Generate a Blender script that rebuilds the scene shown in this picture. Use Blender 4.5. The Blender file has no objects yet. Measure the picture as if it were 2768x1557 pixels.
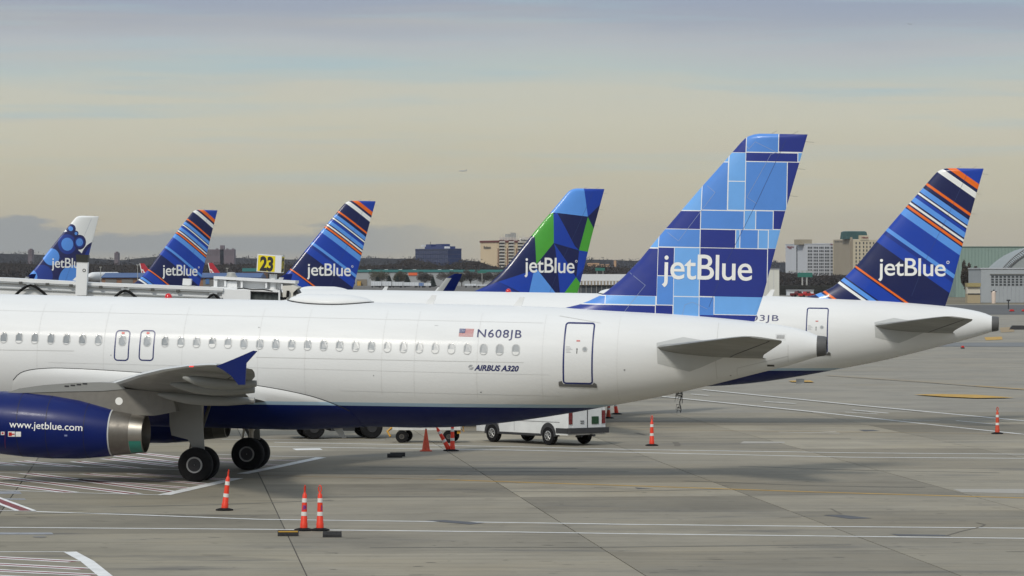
import bpy, bmesh, math, random
import numpy as np
from mathutils import Vector, Matrix
rnd = random.Random(7)
SC = bpy.context.scene
COL = SC.collection

# ------------------------------------------------------------------ camera
F, UC, VH, CH = 10181.0, 1384.0, 741.5, 6.8      # focal length and principal point of the photo (its own pixels), eye height
cd = bpy.data.cameras.new('camera'); cam = bpy.data.objects.new('camera', cd); COL.objects.link(cam)
cam.location = (0, 0, CH); cam.rotation_euler = (math.pi/2, 0, 0)
cd.sensor_width = 36; cd.lens = F/2768*36; cd.shift_y = -(778.5-VH)/2768
cd.clip_start = 0.5; cd.clip_end = 40000
SC.camera = cam

# ------------------------------------------------------------------ sun, sky, exposure
SUN_EL, SUN_AZ = math.radians(42), math.radians(205)     # azimuth clockwise from +Y (view direction): behind the camera, to the left
sdir = Vector((math.sin(SUN_AZ)*math.cos(SUN_EL), math.cos(SUN_AZ)*math.cos(SUN_EL), math.sin(SUN_EL)))
sl = bpy.data.lights.new('sun', 'SUN'); sl.energy = 2.3; sl.angle = math.radians(9); sl.color = (1, 0.95, 0.86)
so = bpy.data.objects.new('sun', sl); COL.objects.link(so); so.rotation_euler = sdir.to_track_quat('Z', 'Y').to_euler()
so.location = sdir*300

def S(r, g, b):
    f = lambda c: (c/255/12.92) if c/255 <= .04045 else ((c/255+.055)/1.055)**2.4
    return (f(r), f(g), f(b), 1)

class NT:                                   # small helper to wire nodes
    def __init__(s, tree): s.t = tree; s.n = tree.nodes; s.l = tree.links
    def new(s, typ, **kw):
        n = s.n.new(typ)
        for k, v in kw.items(): setattr(n, k, v)
        return n
    def math(s, op, a, b=None, clamp=False):
        n = s.new('ShaderNodeMath', operation=op, use_clamp=clamp)
        for i, x in enumerate((a, b)):
            if x is None: continue
            if isinstance(x, (int, float)): n.inputs[i].default_value = x
            else: s.l.new(x, n.inputs[i])
        return n.outputs[0]
    def mix(s, f, a, b, mode='MIX'):
        n = s.new('ShaderNodeMix', data_type='RGBA', blend_type=mode)
        for i, x in ((0, f), (6, a), (7, b)):
            if isinstance(x, (int, float)): n.inputs[i].default_value = x
            elif isinstance(x, (tuple, list)): n.inputs[i].default_value = x
            else: s.l.new(x, n.inputs[i])
        return n.outputs[2]
    def noise(s, vec, scale, detail=3, rough=.5, out='Fac'):
        n = s.new('ShaderNodeTexNoise'); n.inputs['Scale'].default_value = scale
        n.inputs['Detail'].default_value = detail; n.inputs['Roughness'].default_value = rough
        if vec is not None: s.l.new(vec, n.inputs['Vector'])
        return n.outputs[out]
    def map(s, vec, scale=(1, 1, 1), loc=(0, 0, 0), rot=(0, 0, 0)):
        n = s.new('ShaderNodeMapping'); s.l.new(vec, n.inputs[0])
        n.inputs['Scale'].default_value = scale; n.inputs['Location'].default_value = loc; n.inputs['Rotation'].default_value = rot
        return n.outputs[0]
    def ramp(s, fac, stops, interp='LINEAR'):
        n = s.new('ShaderNodeValToRGB'); r = n.color_ramp; r.interpolation = interp
        while len(r.elements) < len(stops): r.elements.new(.5)
        for e, (p, c) in zip(r.elements, stops):
            e.position = p; e.color = c if len(c) == 4 else (*c, 1)
        s.l.new(fac, n.inputs[0]); return n.outputs[0]
    def range(s, v, a, b, c=0, d=1):
        n = s.new('ShaderNodeMapRange'); s.l.new(v, n.inputs[0])
        for i, x in enumerate((a, b, c, d)): n.inputs[i+1].default_value = x
        return n.outputs[0]

wd = bpy.data.worlds.new('World'); SC.world = wd; wd.use_nodes = True
wn = NT(wd.node_tree); wn.n.clear()
tc = wn.new('ShaderNodeTexCoord').outputs['Generated']
sep = wn.new('ShaderNodeSeparateXYZ'); wn.l.new(tc, sep.inputs[0]); dz = sep.outputs[2]
sky = wn.new('ShaderNodeTexSky', sky_type='NISHITA', sun_disc=False)
sky.sun_elevation = SUN_EL; sky.sun_rotation = SUN_AZ; sky.air_density = 1.2; sky.dust_density = 3
clear = wn.mix(1.0, sky.outputs[0], (.10, .10, .10, 1), 'MULTIPLY')
# high thin overcast: its tone changes with elevation, broken into long streaks
wob = wn.noise(wn.map(tc, (5, 5, 40)), 1.0, 4, .55)
el = wn.math('ADD', dz, wn.math('MULTIPLY', wn.math('SUBTRACT', wob, .5), .022))
e1 = wn.range(el, 0, .10)
SK = lambda v: (741.5-v)/F/.10
veil = wn.ramp(e1, [(SK(735), S(182, 172, 156)), (SK(660), S(188, 180, 160)), (SK(560), S(194, 187, 164)), (SK(440), S(203, 198, 174)),
                    (SK(330), S(208, 205, 184)), (SK(235), S(206, 206, 190)), (SK(190), S(190, 202, 198)), (SK(130), S(188, 193, 196)),
                    (SK(60), S(167, 175, 188)), (SK(0), S(158, 169, 188)), (.98, S(186, 196, 210))])
streak = wn.noise(wn.map(tc, (9, 9, 190), (3.1, 0, .4)), 1.0, 4, .55)
sm = wn.math('MULTIPLY', wn.range(streak, .50, .72), wn.range(dz, .012, .05), True)
veil = wn.mix(wn.math('MULTIPLY', sm, .75), veil, S(170, 198, 206))
sm2 = wn.range(wn.noise(wn.map(tc, (7, 7, 120), (1.3, 5, 2.4)), 1.0, 3, .5), .52, .75)
veil = wn.mix(wn.math('MULTIPLY', wn.math('MULTIPLY', sm2, wn.range(dz, .008, .03), True), .35), veil, S(206, 198, 180))
# the low bank of grey cloud over the far hills
cum = wn.noise(wn.map(tc, (13, 13, 55), (.35, 1.7, .12)), 1.0, 7, .6)
top = wn.math('ADD', .0112, wn.math('MULTIPLY', wn.range(cum, .38, .60), .0068))
bank = wn.math('MULTIPLY', wn.range(wn.math('SUBTRACT', top, dz), .0, .0018), wn.math('ADD', wn.range(sep.outputs[0], -.005, -.05), .12), True)
bank = wn.math('MULTIPLY', bank, wn.range(dz, .001, .0065), True)
veil = wn.mix(wn.math('MULTIPLY', bank, .70), veil, S(143, 152, 160))
# scattered small dark clouds high up
puff = wn.range(wn.noise(wn.map(tc, (26, 26, 150), (4.4, 0, 1.9)), 1.0, 4, .5), .70, .80)
veil = wn.mix(wn.math('MULTIPLY', wn.math('MULTIPLY', puff, wn.range(dz, .05, .06), True), .35), veil, S(140, 146, 166))
lift = wn.range(dz, .10, .85, 1.0, 1.32)          # an overcast is brighter towards the zenith
lv = wn.new('ShaderNodeVectorMath', operation='SCALE'); wn.l.new(veil, lv.inputs[0]); wn.l.new(lift, lv.inputs['Scale'])
world_col = wn.mix(.95, clear, lv.outputs[0])
bg = wn.new('ShaderNodeBackground'); wn.l.new(world_col, bg.inputs[0]); bg.inputs[1].default_value = 1.0
wo = wn.new('ShaderNodeOutputWorld'); wn.l.new(bg.outputs[0], wo.inputs[0])

vs = SC.view_settings; vs.view_transform = 'Standard'; vs.look = 'None'; vs.exposure = -.05; vs.gamma = 1
SC.render.engine = 'CYCLES'
SC.cycles.use_denoising = True; SC.cycles.max_bounces = 6; SC.cycles.volume_bounces = 0
SC.cycles.diffuse_bounces = 3; SC.cycles.glossy_bounces = 3; SC.cycles.transparent_max_bounces = 8

# ------------------------------------------------------------------ helpers
def W(u, v, Y): return Vector(((u-UC)/F*Y, Y, CH-(v-VH)/F*Y))          # photo pixel at a distance -> point
def GR(u, v, z=0.0):                                                   # photo pixel on the ground -> point
    Y = F*(CH-z)/(v-VH); return Vector(((u-UC)/F*Y, Y, z))

MATS = {}
def mat(name, col, rough=.5, metal=0.0, coat=0.0, var=0.0, vscale=3.0, bump=0.0, bscale=40, emit=None, spec=.5, stretch=(1, 1, 1)):
    if name in MATS: return MATS[name]
    m = bpy.data.materials.new(name); m.use_nodes = True
    t = NT(m.node_tree); b = t.n['Principled BSDF']
    b.inputs['Base Color'].default_value = col; b.inputs['Roughness'].default_value = rough; b.inputs['Metallic'].default_value = metal
    b.inputs['Coat Weight'].default_value = coat; b.inputs['Coat Roughness'].default_value = .12; b.inputs['Specular IOR Level'].default_value = spec
    if var or bump:
        tcn = t.new('ShaderNodeTexCoord').outputs['Object']
        if var:
            n = t.noise(t.map(tcn, stretch), vscale, 5, .6)
            k = t.range(n, .25, .75, 1-var, 1+var*.45)
            c = t.new('ShaderNodeVectorMath', operation='SCALE'); c.inputs[0].default_value = col[:3]; t.l.new(k, c.inputs['Scale'])
            t.l.new(c.outputs[0], b.inputs['Base Color'])
            t.l.new(t.range(n, .3, .7, min(1, rough+.1), max(0, rough-.06)), b.inputs['Roughness'])
        if bump:
            bn = t.new('ShaderNodeBump'); bn.inputs['Strength'].default_value = bump; bn.inputs['Distance'].default_value = .02
            t.l.new(t.noise(tcn, bscale, 3), bn.inputs['Height']); t.l.new(bn.outputs[0], b.inputs['Normal'])
    if emit: b.inputs['Emission Color'].default_value = emit[0]; b.inputs['Emission Strength'].default_value = emit[1]
    MATS[name] = m; return m

class MB:
    """collects geometry, becomes one mesh"""
    def __init__(s): s.v = []; s.f = []; s.m = []
    def add(s, vs, fs, mi=0):
        o = len(s.v); s.v += [tuple(p) for p in vs]
        for f in fs: s.f.append([i+o for i in f]); s.m.append(mi)
        return s
    def box(s, c, d, mi=0, rz=0.0, mtx=None, taper=1.0):
        hx, hy, hz = d[0]/2, d[1]/2, d[2]/2; R = Matrix.Rotation(rz, 3, 'Z')
        pts = []
        for z in (-hz, hz):
            k = taper if z > 0 else 1
            for x, y in ((-hx, -hy), (hx, -hy), (hx, hy), (-hx, hy)):
                p = R @ Vector((x*k, y*k, z)) + Vector(c); pts.append(mtx @ p if mtx else p)
        return s.add(pts, [(3, 2, 1, 0), (4, 5, 6, 7), (0, 1, 5, 4), (1, 2, 6, 5), (2, 3, 7, 6), (3, 0, 4, 7)], mi)
    def prism(s, poly, axis, a, b, mi=0):
        """polygon in two axes pushed along the third: axis 'y' -> poly=(x,z)"""
        n = len(poly)
        mk = {'y': lambda p, t: (p[0], t, p[1]), 'x': lambda p, t: (t, p[0], p[1]), 'z': lambda p, t: (p[0], p[1], t)}[axis]
        vs = [mk(p, a) for p in poly]+[mk(p, b) for p in poly]
        fs = [list(range(n)), list(range(2*n-1, n-1, -1))]+[(i, i+n, (i+1) % n+n, (i+1) % n) for i in range(n)]
        return s.add(vs, fs, mi)
    def loft(s, rings, mi=0, caps=True, closed=True):
        o = len(s.v); n = len(rings[0])
        for r in rings: s.v += [tuple(p) for p in r]
        for i in range(len(rings)-1):
            for j in range(n if closed else n-1):
                a, b = o+i*n+j, o+i*n+(j+1) % n
                s.f.append([a, b, b+n, a+n]); s.m.append(mi)
        if caps and closed:
            s.f.append([o+j for j in range(n)][::-1]); s.m.append(mi)
            s.f.append([o+(len(rings)-1)*n+j for j in range(n)]); s.m.append(mi)
        return s
    def tube(s, pts, r, seg=8, mi=0):
        pts = [Vector(p) for p in pts]; rs = r if isinstance(r, (list, tuple)) else [r]*len(pts); rings = []
        for i, p in enumerate(pts):
            d = (pts[min(i+1, len(pts)-1)]-pts[max(i-1, 0)]).normalized()
            up = Vector((0, 0, 1)) if abs(d.z) < .9 else Vector((1, 0, 0))
            a = d.cross(up).normalized(); b = d.cross(a)
            rings.append([p+(a*math.cos(t)+b*math.sin(t))*rs[i] for t in [2*math.pi*k/seg for k in range(seg)]])
        return s.loft(rings, mi)
    def lathe(s, prof, c, axis='z', seg=24, mi=0, caps=True):
        """profile of (radius, height along axis)"""
        rings = []
        for r, h in prof:
            ring = []
            for k in range(seg):
                t = 2*math.pi*k/seg; x, y = r*math.cos(t), r*math.sin(t)
                ring.append({'z': (c[0]+x, c[1]+y, c[2]+h), 'y': (c[0]+x, c[1]+h, c[2]+y), 'x': (c[0]+h, c[1]+x, c[2]+y)}[axis])
            rings.append(ring)
        return s.loft(rings, mi, caps)
    def mesh(s, name, mats, smooth=False, fix=True, angle=35):
        me = bpy.data.meshes.new(name); me.from_pydata(s.v, [], s.f)
        for m in (mats if isinstance(mats, (list, tuple)) else [mats]): me.materials.append(m)
        me.polygons.foreach_set('material_index', s.m)
        if fix:
            bm = bmesh.new(); bm.from_mesh(me); bmesh.ops.recalc_face_normals(bm, faces=bm.faces); bm.to_mesh(me); bm.free()
        if smooth:
            me.polygons.foreach_set('use_smooth', [True]*len(me.polygons)); me.set_sharp_from_angle(angle=math.radians(angle))
        me.update(); return me

def link(name, data, parent=None, loc=None, rot=None):
    o = bpy.data.objects.new(name, data); COL.objects.link(o)
    if parent: o.parent = parent
    if loc is not None: o.location = loc
    if rot is not None: o.rotation_euler = rot
    return o
def build(name, mb, mats, parent=None, smooth=False, loc=None, rot=None, **kw):
    return link(name, mb.mesh(name, mats, smooth, **kw), parent, loc, rot)
def tag(o, label=None, cat=None, group=None, kind=None):
    for k, v in (('label', label), ('category', cat), ('group', group), ('kind', kind)):
        if v: o[k] = v
    return o
def empty(name, loc=(0, 0, 0), rz=0.0):
    o = link(name, None, None, loc, (0, 0, rz)); o.empty_display_size = .5; return o
def copy_tree(o, parent=None):
    c = o.copy(); COL.objects.link(c); c.parent = parent
    for ch in o.children: copy_tree(ch, c)
    return c

def pchip(xs, ys, x):
    xs, ys, x = np.array(xs, float), np.array(ys, float), np.atleast_1d(np.array(x, float))
    h = np.diff(xs); d = np.diff(ys)/h; m = np.zeros_like(ys)
    for i in range(1, len(xs)-1):
        if d[i-1]*d[i] > 0:
            w1, w2 = 2*h[i]+h[i-1], h[i]+2*h[i-1]; m[i] = (w1+w2)/(w1/d[i-1]+w2/d[i])
    m[0], m[-1] = d[0], d[-1]
    i = np.clip(np.searchsorted(xs, x)-1, 0, len(xs)-2); t = np.clip((x-xs[i])/h[i], 0, 1)
    return (2*t**3-3*t**2+1)*ys[i]+(t**3-2*t**2+t)*h[i]*m[i]+(-2*t**3+3*t**2)*ys[i+1]+(t**3-t**2)*h[i]*m[i+1]

def text2d(body, offset=0.0, shear=0.0, spacing=1.0):
    """lettering as flat triangles; returns verts scaled so cap height of 'B' is 1 and baseline is 0"""
    c = bpy.data.curves.new('lettering', 'FONT'); c.body = body; c.size = 1; c.offset = offset; c.shear = shear; c.space_character = spacing; c.resolution_u = 5
    o = bpy.data.objects.new('lettering', c); COL.objects.link(o)
    dg = bpy.context.evaluated_depsgraph_get(); me = bpy.data.meshes.new_from_object(o.evaluated_get(dg))
    vs = [(v.co.x, v.co.y) for v in me.vertices]; fs = [list(p.vertices) for p in me.polygons]
    bpy.data.objects.remove(o); bpy.data.meshes.remove(me); bpy.data.curves.remove(c)
    k = CAPK
    return [(x*k, y*k) for x, y in vs], fs

CAPK = 1.0
CAPK = 1/max(y for _, y in text2d('H')[0])

def drape(vs, fs, fn, name, m, parent, step=.12):
    """cut a flat shape (2D) into small pieces and lay it on a surface: fn(x,y)->3D point"""
    bm = bmesh.new(); bv = [bm.verts.new((x, y, 0)) for x, y in vs]
    for f in fs:
        try: bm.faces.new([bv[i] for i in f])
        except ValueError: pass
    bmesh.ops.remove_doubles(bm, verts=bm.verts, dist=1e-5)
    for ax in (0, 1):
        lo, hi = min(v[ax] for v in vs), max(v[ax] for v in vs)
        n = int((hi-lo)/step)
        for i in range(1, n+1):
            co = [0, 0, 0]; no = [0, 0, 0]; co[ax] = lo+(hi-lo)*i/(n+1); no[ax] = 1
            bmesh.ops.bisect_plane(bm, geom=bm.verts[:]+bm.edges[:]+bm.faces[:], plane_co=co, plane_no=no, dist=1e-6)
    for v in bm.verts: v.co = fn(v.co.x, v.co.y)
    me = bpy.data.meshes.new(name); bm.to_mesh(me); bm.free(); me.materials.append(m)
    return link(name, me, parent)

# ------------------------------------------------------------------ materials
WHITE = mat('white_paint', (.69, .695, .685, 1), .5, coat=.05, var=.06, vscale=.9, stretch=(.25, 1, 1.6), bump=.04, bscale=1.1, spec=.35)
PWHITE = mat('print_white', S(232, 232, 228), .35)
BELLY = mat('belly_navy', S(4, 25, 90), .38, coat=.05, spec=.22, var=.10, vscale=1.5)
STRIPE = mat('stripe_light_blue', S(160, 186, 205), .3, coat=.3)
WINGGREY = mat('wing_grey', (.235, .238, .225, 1), .42, var=.10, vscale=1.2, stretch=(.4, 1, 1))
PLATE = mat('unpainted_plate', (.46, .47, .46, 1), .4, var=.06, vscale=3)
DARKLINE = mat('dark_seal', (.02, .02, .022, 1), .6)
PANEL = mat('panel_gap', (.52, .52, .50, 1), .6)
NAVYLINE = mat('door_outline_navy', S(30, 40, 96), .4)
METAL = mat('bare_metal', (.32, .30, .265, 1), .33, metal=.9, var=.15, vscale=6, stretch=(.3, 1, 1))
METALD = mat('brushed_dark_metal', (.15, .138, .12, 1), .42, metal=.6, var=.2, vscale=5)
APUG = mat('exhaust_grey', (.085, .085, .085, 1), .55, var=.2, vscale=4)
BLACK = mat('black_rubber', (.010, .010, .0105, 1), .85, var=.2, vscale=8, spec=.18)
RIM = mat('wheel_rim', (.38, .38, .37, 1), .4, metal=.4, var=.2, vscale=9)
PANE = mat('cabin_pane', (.33, .35, .36, 1), .12, coat=.3, var=.25, vscale=7)
PANES = [mat('cabin_pane_dark', (.24, .26, .27, 1), .12, coat=.3, var=.3, vscale=7), PANE, mat('cabin_pane_pale', (.36, .375, .38, 1), .2, coat=.3, var=.2, vscale=7)]
PANE_REFL = mat('window_reflection', (.66, .66, .64, 1), .4)
FRAME = mat('window_frame', (.44, .445, .44, 1), .35)
TEAL = mat('teal_mark', S(40, 120, 105), .4)
RED = mat('red_paint', S(190, 35, 30), .4)
PYLON = mat('pylon_brown_grey', (.17, .16, .14, 1), .45, var=.15, vscale=4)
FINWHITE = mat('fin_white', S(228, 229, 226), .3, coat=.3)
def paint(n, *c): return mat('livery_'+n, S(*c), .34, coat=.25, var=.07, vscale=1.5, spec=.4)
LIV = dict(N=paint('violet_navy', 34, 50, 132), M=paint('medium_blue', 82, 136, 212), L=paint('pale_blue', 109, 167, 230), w=FINWHITE,
           b=paint('royal_blue', 17, 60, 162), n=paint('midnight', 14, 25, 76), o=paint('orange', 230, 106, 24), l=paint('sky_blue', 88, 148, 226),
           d=paint('deep_blue', 16, 46, 132), g=paint('leaf_green', 72, 158, 52))

# ------------------------------------------------------------------ airliner frame: local x = station from nose - 17.71 (aft), y = away from the seen side, z = up
ST0 = 17.71
class Frame:
    def __init__(s, O, th, p):
        t, q = math.radians(th), math.radians(p)
        a = Vector((math.cos(t), -math.sin(t), 0)); k = Vector((0, 0, 1)); s.b = Vector((math.sin(t), math.cos(t), 0))
        s.a = a*math.cos(q)-k*math.sin(q); s.k = a*math.sin(q)+k*math.cos(q); s.O = Vector(O)
    def matrix(s):
        m = Matrix((s.a, s.b, s.k)).transposed().to_4x4(); m.translation = s.O; return m
    def inv(s, u, v, l=0.0):
        """photo pixel -> (x, z) on the plane y = l of this aircraft"""
        d = Vector(((u-UC)/F, 1, -(v-VH)/F)); c = Vector((0, 0, CH))
        t = (l-(c-s.O).dot(s.b))/d.dot(s.b); r = c+d*t-s.O
        return r.dot(s.a), r.dot(s.k)
    def hull(s, u, v):
        l = -1.97
        for _ in range(6):
            x, z = s.inv(u, v, l); l = -hull_y(x, z)
        return x, z
def frame_from_fin(u, v, th, p):
    f = Frame((0, 0, 0), th, p); r = f.a*(37.21-ST0)+f.k*11.84
    Y = F*(r.z-CH)/(VH-v); f.O = Vector(((u-UC)/F*Y-r.x, Y-r.y, 0)); return f

FUS_S = [0, .12, .4, .9, 1.6, 2.6, 3.6, 5, 6.5, 10, 24, 25.2, 26.4, 27.4, 29.06, 30.75, 32.59, 34.42, 35.78, 36.75, 37.3, 37.68]
FUS_B = [3.12, 2.85, 2.55, 2.28, 2.08, 1.93, 1.85, 1.8, 1.775, 1.775, 1.775, 1.815, 1.92, 2.05, 2.33, 2.67, 3.06, 3.53, 3.91, 4.18, 4.36, 4.49]
FUS_T = [3.22, 3.52, 3.85, 4.22, 4.65, 5.3, 5.68, 5.9, 5.955, 5.96, 5.96, 5.96, 5.96, 5.955, 5.93, 5.89, 5.83, 5.71, 5.59, 5.46, 5.34, 5.19]
FUS_W = [.05, .32, .62, .95, 1.25, 1.56, 1.76, 1.92, 1.97, 1.975, 1.975, 1.97, 1.95, 1.90, 1.76, 1.55, 1.27, .97, .73, .53, .42, .34]
_g = np.concatenate([np.linspace(0, 3, 18), np.linspace(3.3, 10, 14), np.linspace(10.5, 24, 28), np.linspace(24.4, 37.68, 46)])
_gb, _gt, _gw = pchip(FUS_S, FUS_B, _g), pchip(FUS_S, FUS_T, _g), pchip(FUS_S, FUS_W, _g)
def sect(x):
    s = x+ST0; return float(np.interp(s, _g, _gb)), float(np.interp(s, _g, _gt)), float(np.interp(s, _g, _gw))
def hull_y(x, z):
    b, t, w = sect(x); q = (z-(b+t)/2)/((t-b)/2); return w*math.sqrt(max(0.0, 1-q*q))
def on_hull(off=.006):
    def fn(x, z):
        b, t, w = sect(x); zc, h = (b+t)/2, (t-b)/2; q = max(-.999, min(.999, (z-zc)/h)); y = -w*math.sqrt(1-q*q)
        n = Vector((0, y/w/w, (z-zc)/h/h)).normalized()
        return Vector((x, y, z))+n*off
    return fn
def zdark(x): return 2.48+(x-1.3)*.0125          # top of the navy belly, and of the pale stripe above it
def cut_band(me, lo, hi):
    """split a mesh along the two livery lines and set material 0 white, 1 pale blue, 2 navy"""
    bm = bmesh.new(); bm.from_mesh(me)
    for off in (0, .115):
        bmesh.ops.bisect_plane(bm, geom=bm.verts[:]+bm.edges[:]+bm.faces[:], plane_co=(1.3, 0, 2.48+off), plane_no=(-.0125, 0, 1), dist=1e-5)
    for f in bm.faces:
        c = f.calc_center_median(); d = c.z-zdark(c.x)
        f.material_index = 2 if d < 0 else 1 if d < .115 else 0
        f.smooth = True
    bm.to_mesh(me); bm.free(); return me

def fuselage_mesh():
    mb = MB(); rings = []
    for s, b, t, w in zip(_g, _gb, _gt, _gw):
        zc, h = (b+t)/2, (t-b)/2
        rings.append([(s-ST0, w*math.cos(a), zc+h*math.sin(a)) for a in [2*math.pi*k/64+.049 for k in range(64)]])
    mb.loft(rings); me = mb.mesh('fuselage', [WHITE, STRIPE, BELLY], True); return cut_band(me, 0, 0)

FAIR = [(10.62, 2.6), (10.72, 3.04), (11.22, 3.42), (11.91, 3.52), (12.34, 3.54), (15.17, 3.46), (17, 3.33), (19.13, 3.13), (20.88, 2.84), (21.84, 2.53), (22.31, 2.28), (22.5, 2.0)]
def fairing_meshes():
    mb = MB(); rings = []; seal = []
    ss = np.concatenate([np.linspace(10.62, 12.4, 14), np.linspace(12.7, 20.5, 20), np.linspace(20.8, 22.5, 14)])
    ez = pchip([p[0] for p in FAIR], [p[1] for p in FAIR], ss)
    for s, z in zip(ss, ez):
        x = s-ST0; b, t, w = sect(x); zc, h = (b+t)/2, (t-b)/2
        a0 = math.asin(max(-1, min(1, (z-zc)/h))); d = .24*min(1, max(0, (s-10.6)/2.2))**.8*min(1, max(0, (22.52-s)/2.6))**.8
        ring = []
        for k in range(41):
            q = k/40; a = math.pi-a0+(2*a0+math.pi)*q; e = .014+d*math.sin(math.pi*q)**.35
            ring.append((x, (w+e)*math.cos(a), zc+(h+e*.75)*math.sin(a)))
        rings.append(ring); seal.append(ring[0])
    mb.loft(rings, caps=False, closed=False)
    me = cut_band(mb.mesh('wing_body_fairing', [WHITE, STRIPE, BELLY], True), 0, 0)
    sb = MB(); sb.tube(seal[1:-2], .013, 5)
    return me, sb.mesh('seal', DARKLINE)

def airfoil(n=11):
    """closed loop: upper surface from tail to nose, then lower; (fraction, half thickness for unit max 1)"""
    f = [(1-math.cos(math.pi*i/n))/2 for i in range(n+1)]
    t = lambda c: (.2969*math.sqrt(c)-.126*c-.3516*c*c+.2843*c**3-.1015*c**4)*5*2
    return [(c, t(c)/1.0) for c in f[::-1]]+[(c, -t(c)) for c in f[1:-1]]
AFO = airfoil()
def lift_surface(secs, mi=0, side=-1):
    """secs: (y, xLE, chord, zLE, zTE, thickness ratio) - wing or stabiliser"""
    rings = []
    for y, xl, c, zl, zt, tk in secs:
        rings.append([(xl+q*c, side*y, zl+(zt-zl)*q+t*tk*c/2*(1.0 if t > 0 else .75)) for q, t in AFO])
    return MB().loft(rings, mi)

WING = [(1.2, 12.82, 6.7, 2.62, 2.50, .13), (2.0, 13.25, 6.15, 2.80, 2.62, .13), (4.2, 14.45, 5.0, 3.02, 2.80, .12), (6.4, 15.68, 4.05, 3.30, 3.08, .115), (8.5, 16.83, 3.6, 3.58, 3.40, .11),
        (11.2, 18.28, 2.95, 3.86, 3.72, .105), (14.0, 19.8, 2.05, 4.08, 3.94, .10), (16.2, 20.98, 1.30, 4.20, 4.10, .10), (16.85, 21.36, .9, 4.22, 4.14, .09), (17.02, 21.62, .6, 4.22, 4.17, .06)]
STAB = [(.5, 32.05, 4.0, 4.62, 4.40, .10), (1.0, 32.35, 3.62, 4.68, 4.44, .10), (2.2, 33.05, 3.06, 4.79, 4.56, .095), (5.6, 35.35, 1.62, 5.15, 5.03, .09), (6.1, 35.72, 1.3, 5.2, 5.09, .085), (6.25, 36.0, 1.02, 5.22, 5.12, .06)]
def shift(secs): return [(y, x-ST0, *r) for y, x, *r in secs]

FIN_LE = [(5.2, 28.4), (5.82, 28.7), (5.91, 29.17), (6.08, 29.83), (6.43, 30.53), (6.95, 31.13), (7.55, 31.69), (8.36, 32.33), (9.24, 33.06), (10.07, 33.75), (10.94, 34.5), (11.5, 34.97), (11.66, 35.12), (11.75, 35.25), (11.81, 35.42), (11.84, 35.6)]
FIN_TE = [(5.2, 35.45), (5.6, 35.57), (6.45, 35.84), (7.92, 36.2), (9.27, 36.52), (11.84, 37.21)]
def fin_le(z): return float(np.interp(z, [p[0] for p in FIN_LE], [p[1] for p in FIN_LE]))-ST0
def fin_te(z): return float(np.interp(z, [p[0] for p in FIN_TE], [p[1] for p in FIN_TE]))-ST0
def fin_tmax(z): return .30-.15*(z-5.2)/6.64 if z < 11.7 else (.153-.10*((z-11.7)/.14)**2)
def fin_t(x, z):
    a, b = fin_le(z), fin_te(z); c = min(1, max(0, (x-a)/(b-a)))
    t = (.2969*math.sqrt(c)-.126*c-.3516*c*c+.2843*c**3-.1015*c**4)*10
    return t*fin_tmax(z)
def on_fin(off=.008): return lambda x, z: Vector((x, -fin_t(x, z)-off, z))
def fin_mesh(cuts=(), cls=None, mats=None):
    zs = list(np.linspace(5.2, 7.0, 16))+list(np.linspace(7.2, 11.4, 22))+[11.5, 11.58, 11.66, 11.71, 11.75, 11.78, 11.81, 11.84]
    rings = []
    for z in zs:
        a, b = fin_le(z), fin_te(z)
        rings.append([(a+q*(b-a), t*fin_tmax(z), z) for q, t in airfoil(14)])
    me = MB().loft(rings).mesh('fin', mats, True)
    bm = bmesh.new(); bm.from_mesh(me)
    for co, no in cuts:
        bmesh.ops.bisect_plane(bm, geom=bm.verts[:]+bm.edges[:]+bm.faces[:], plane_co=co, plane_no=no, dist=2e-4)
    for f in bm.faces:
        c = f.calc_center_median(); f.smooth = True
        if cls: f.material_index = cls(c.x, c.z)
    bm.to_mesh(me); bm.free(); me.set_sharp_from_angle(angle=math.radians(40)); return me

FA = Frame((-9.72, 127.71, 0), 9.0, 1.2)
FB = frame_from_fin(2659, 455.6, 9.0, .8)
FD = frame_from_fin(1634, 511, -17, .9)
FE = frame_from_fin(1015.5, 544, -20, .9)
FF = frame_from_fin(588, 568.5, -33, .9)
FG = frame_from_fin(267.5, 584.5, -31, .9)

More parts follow.
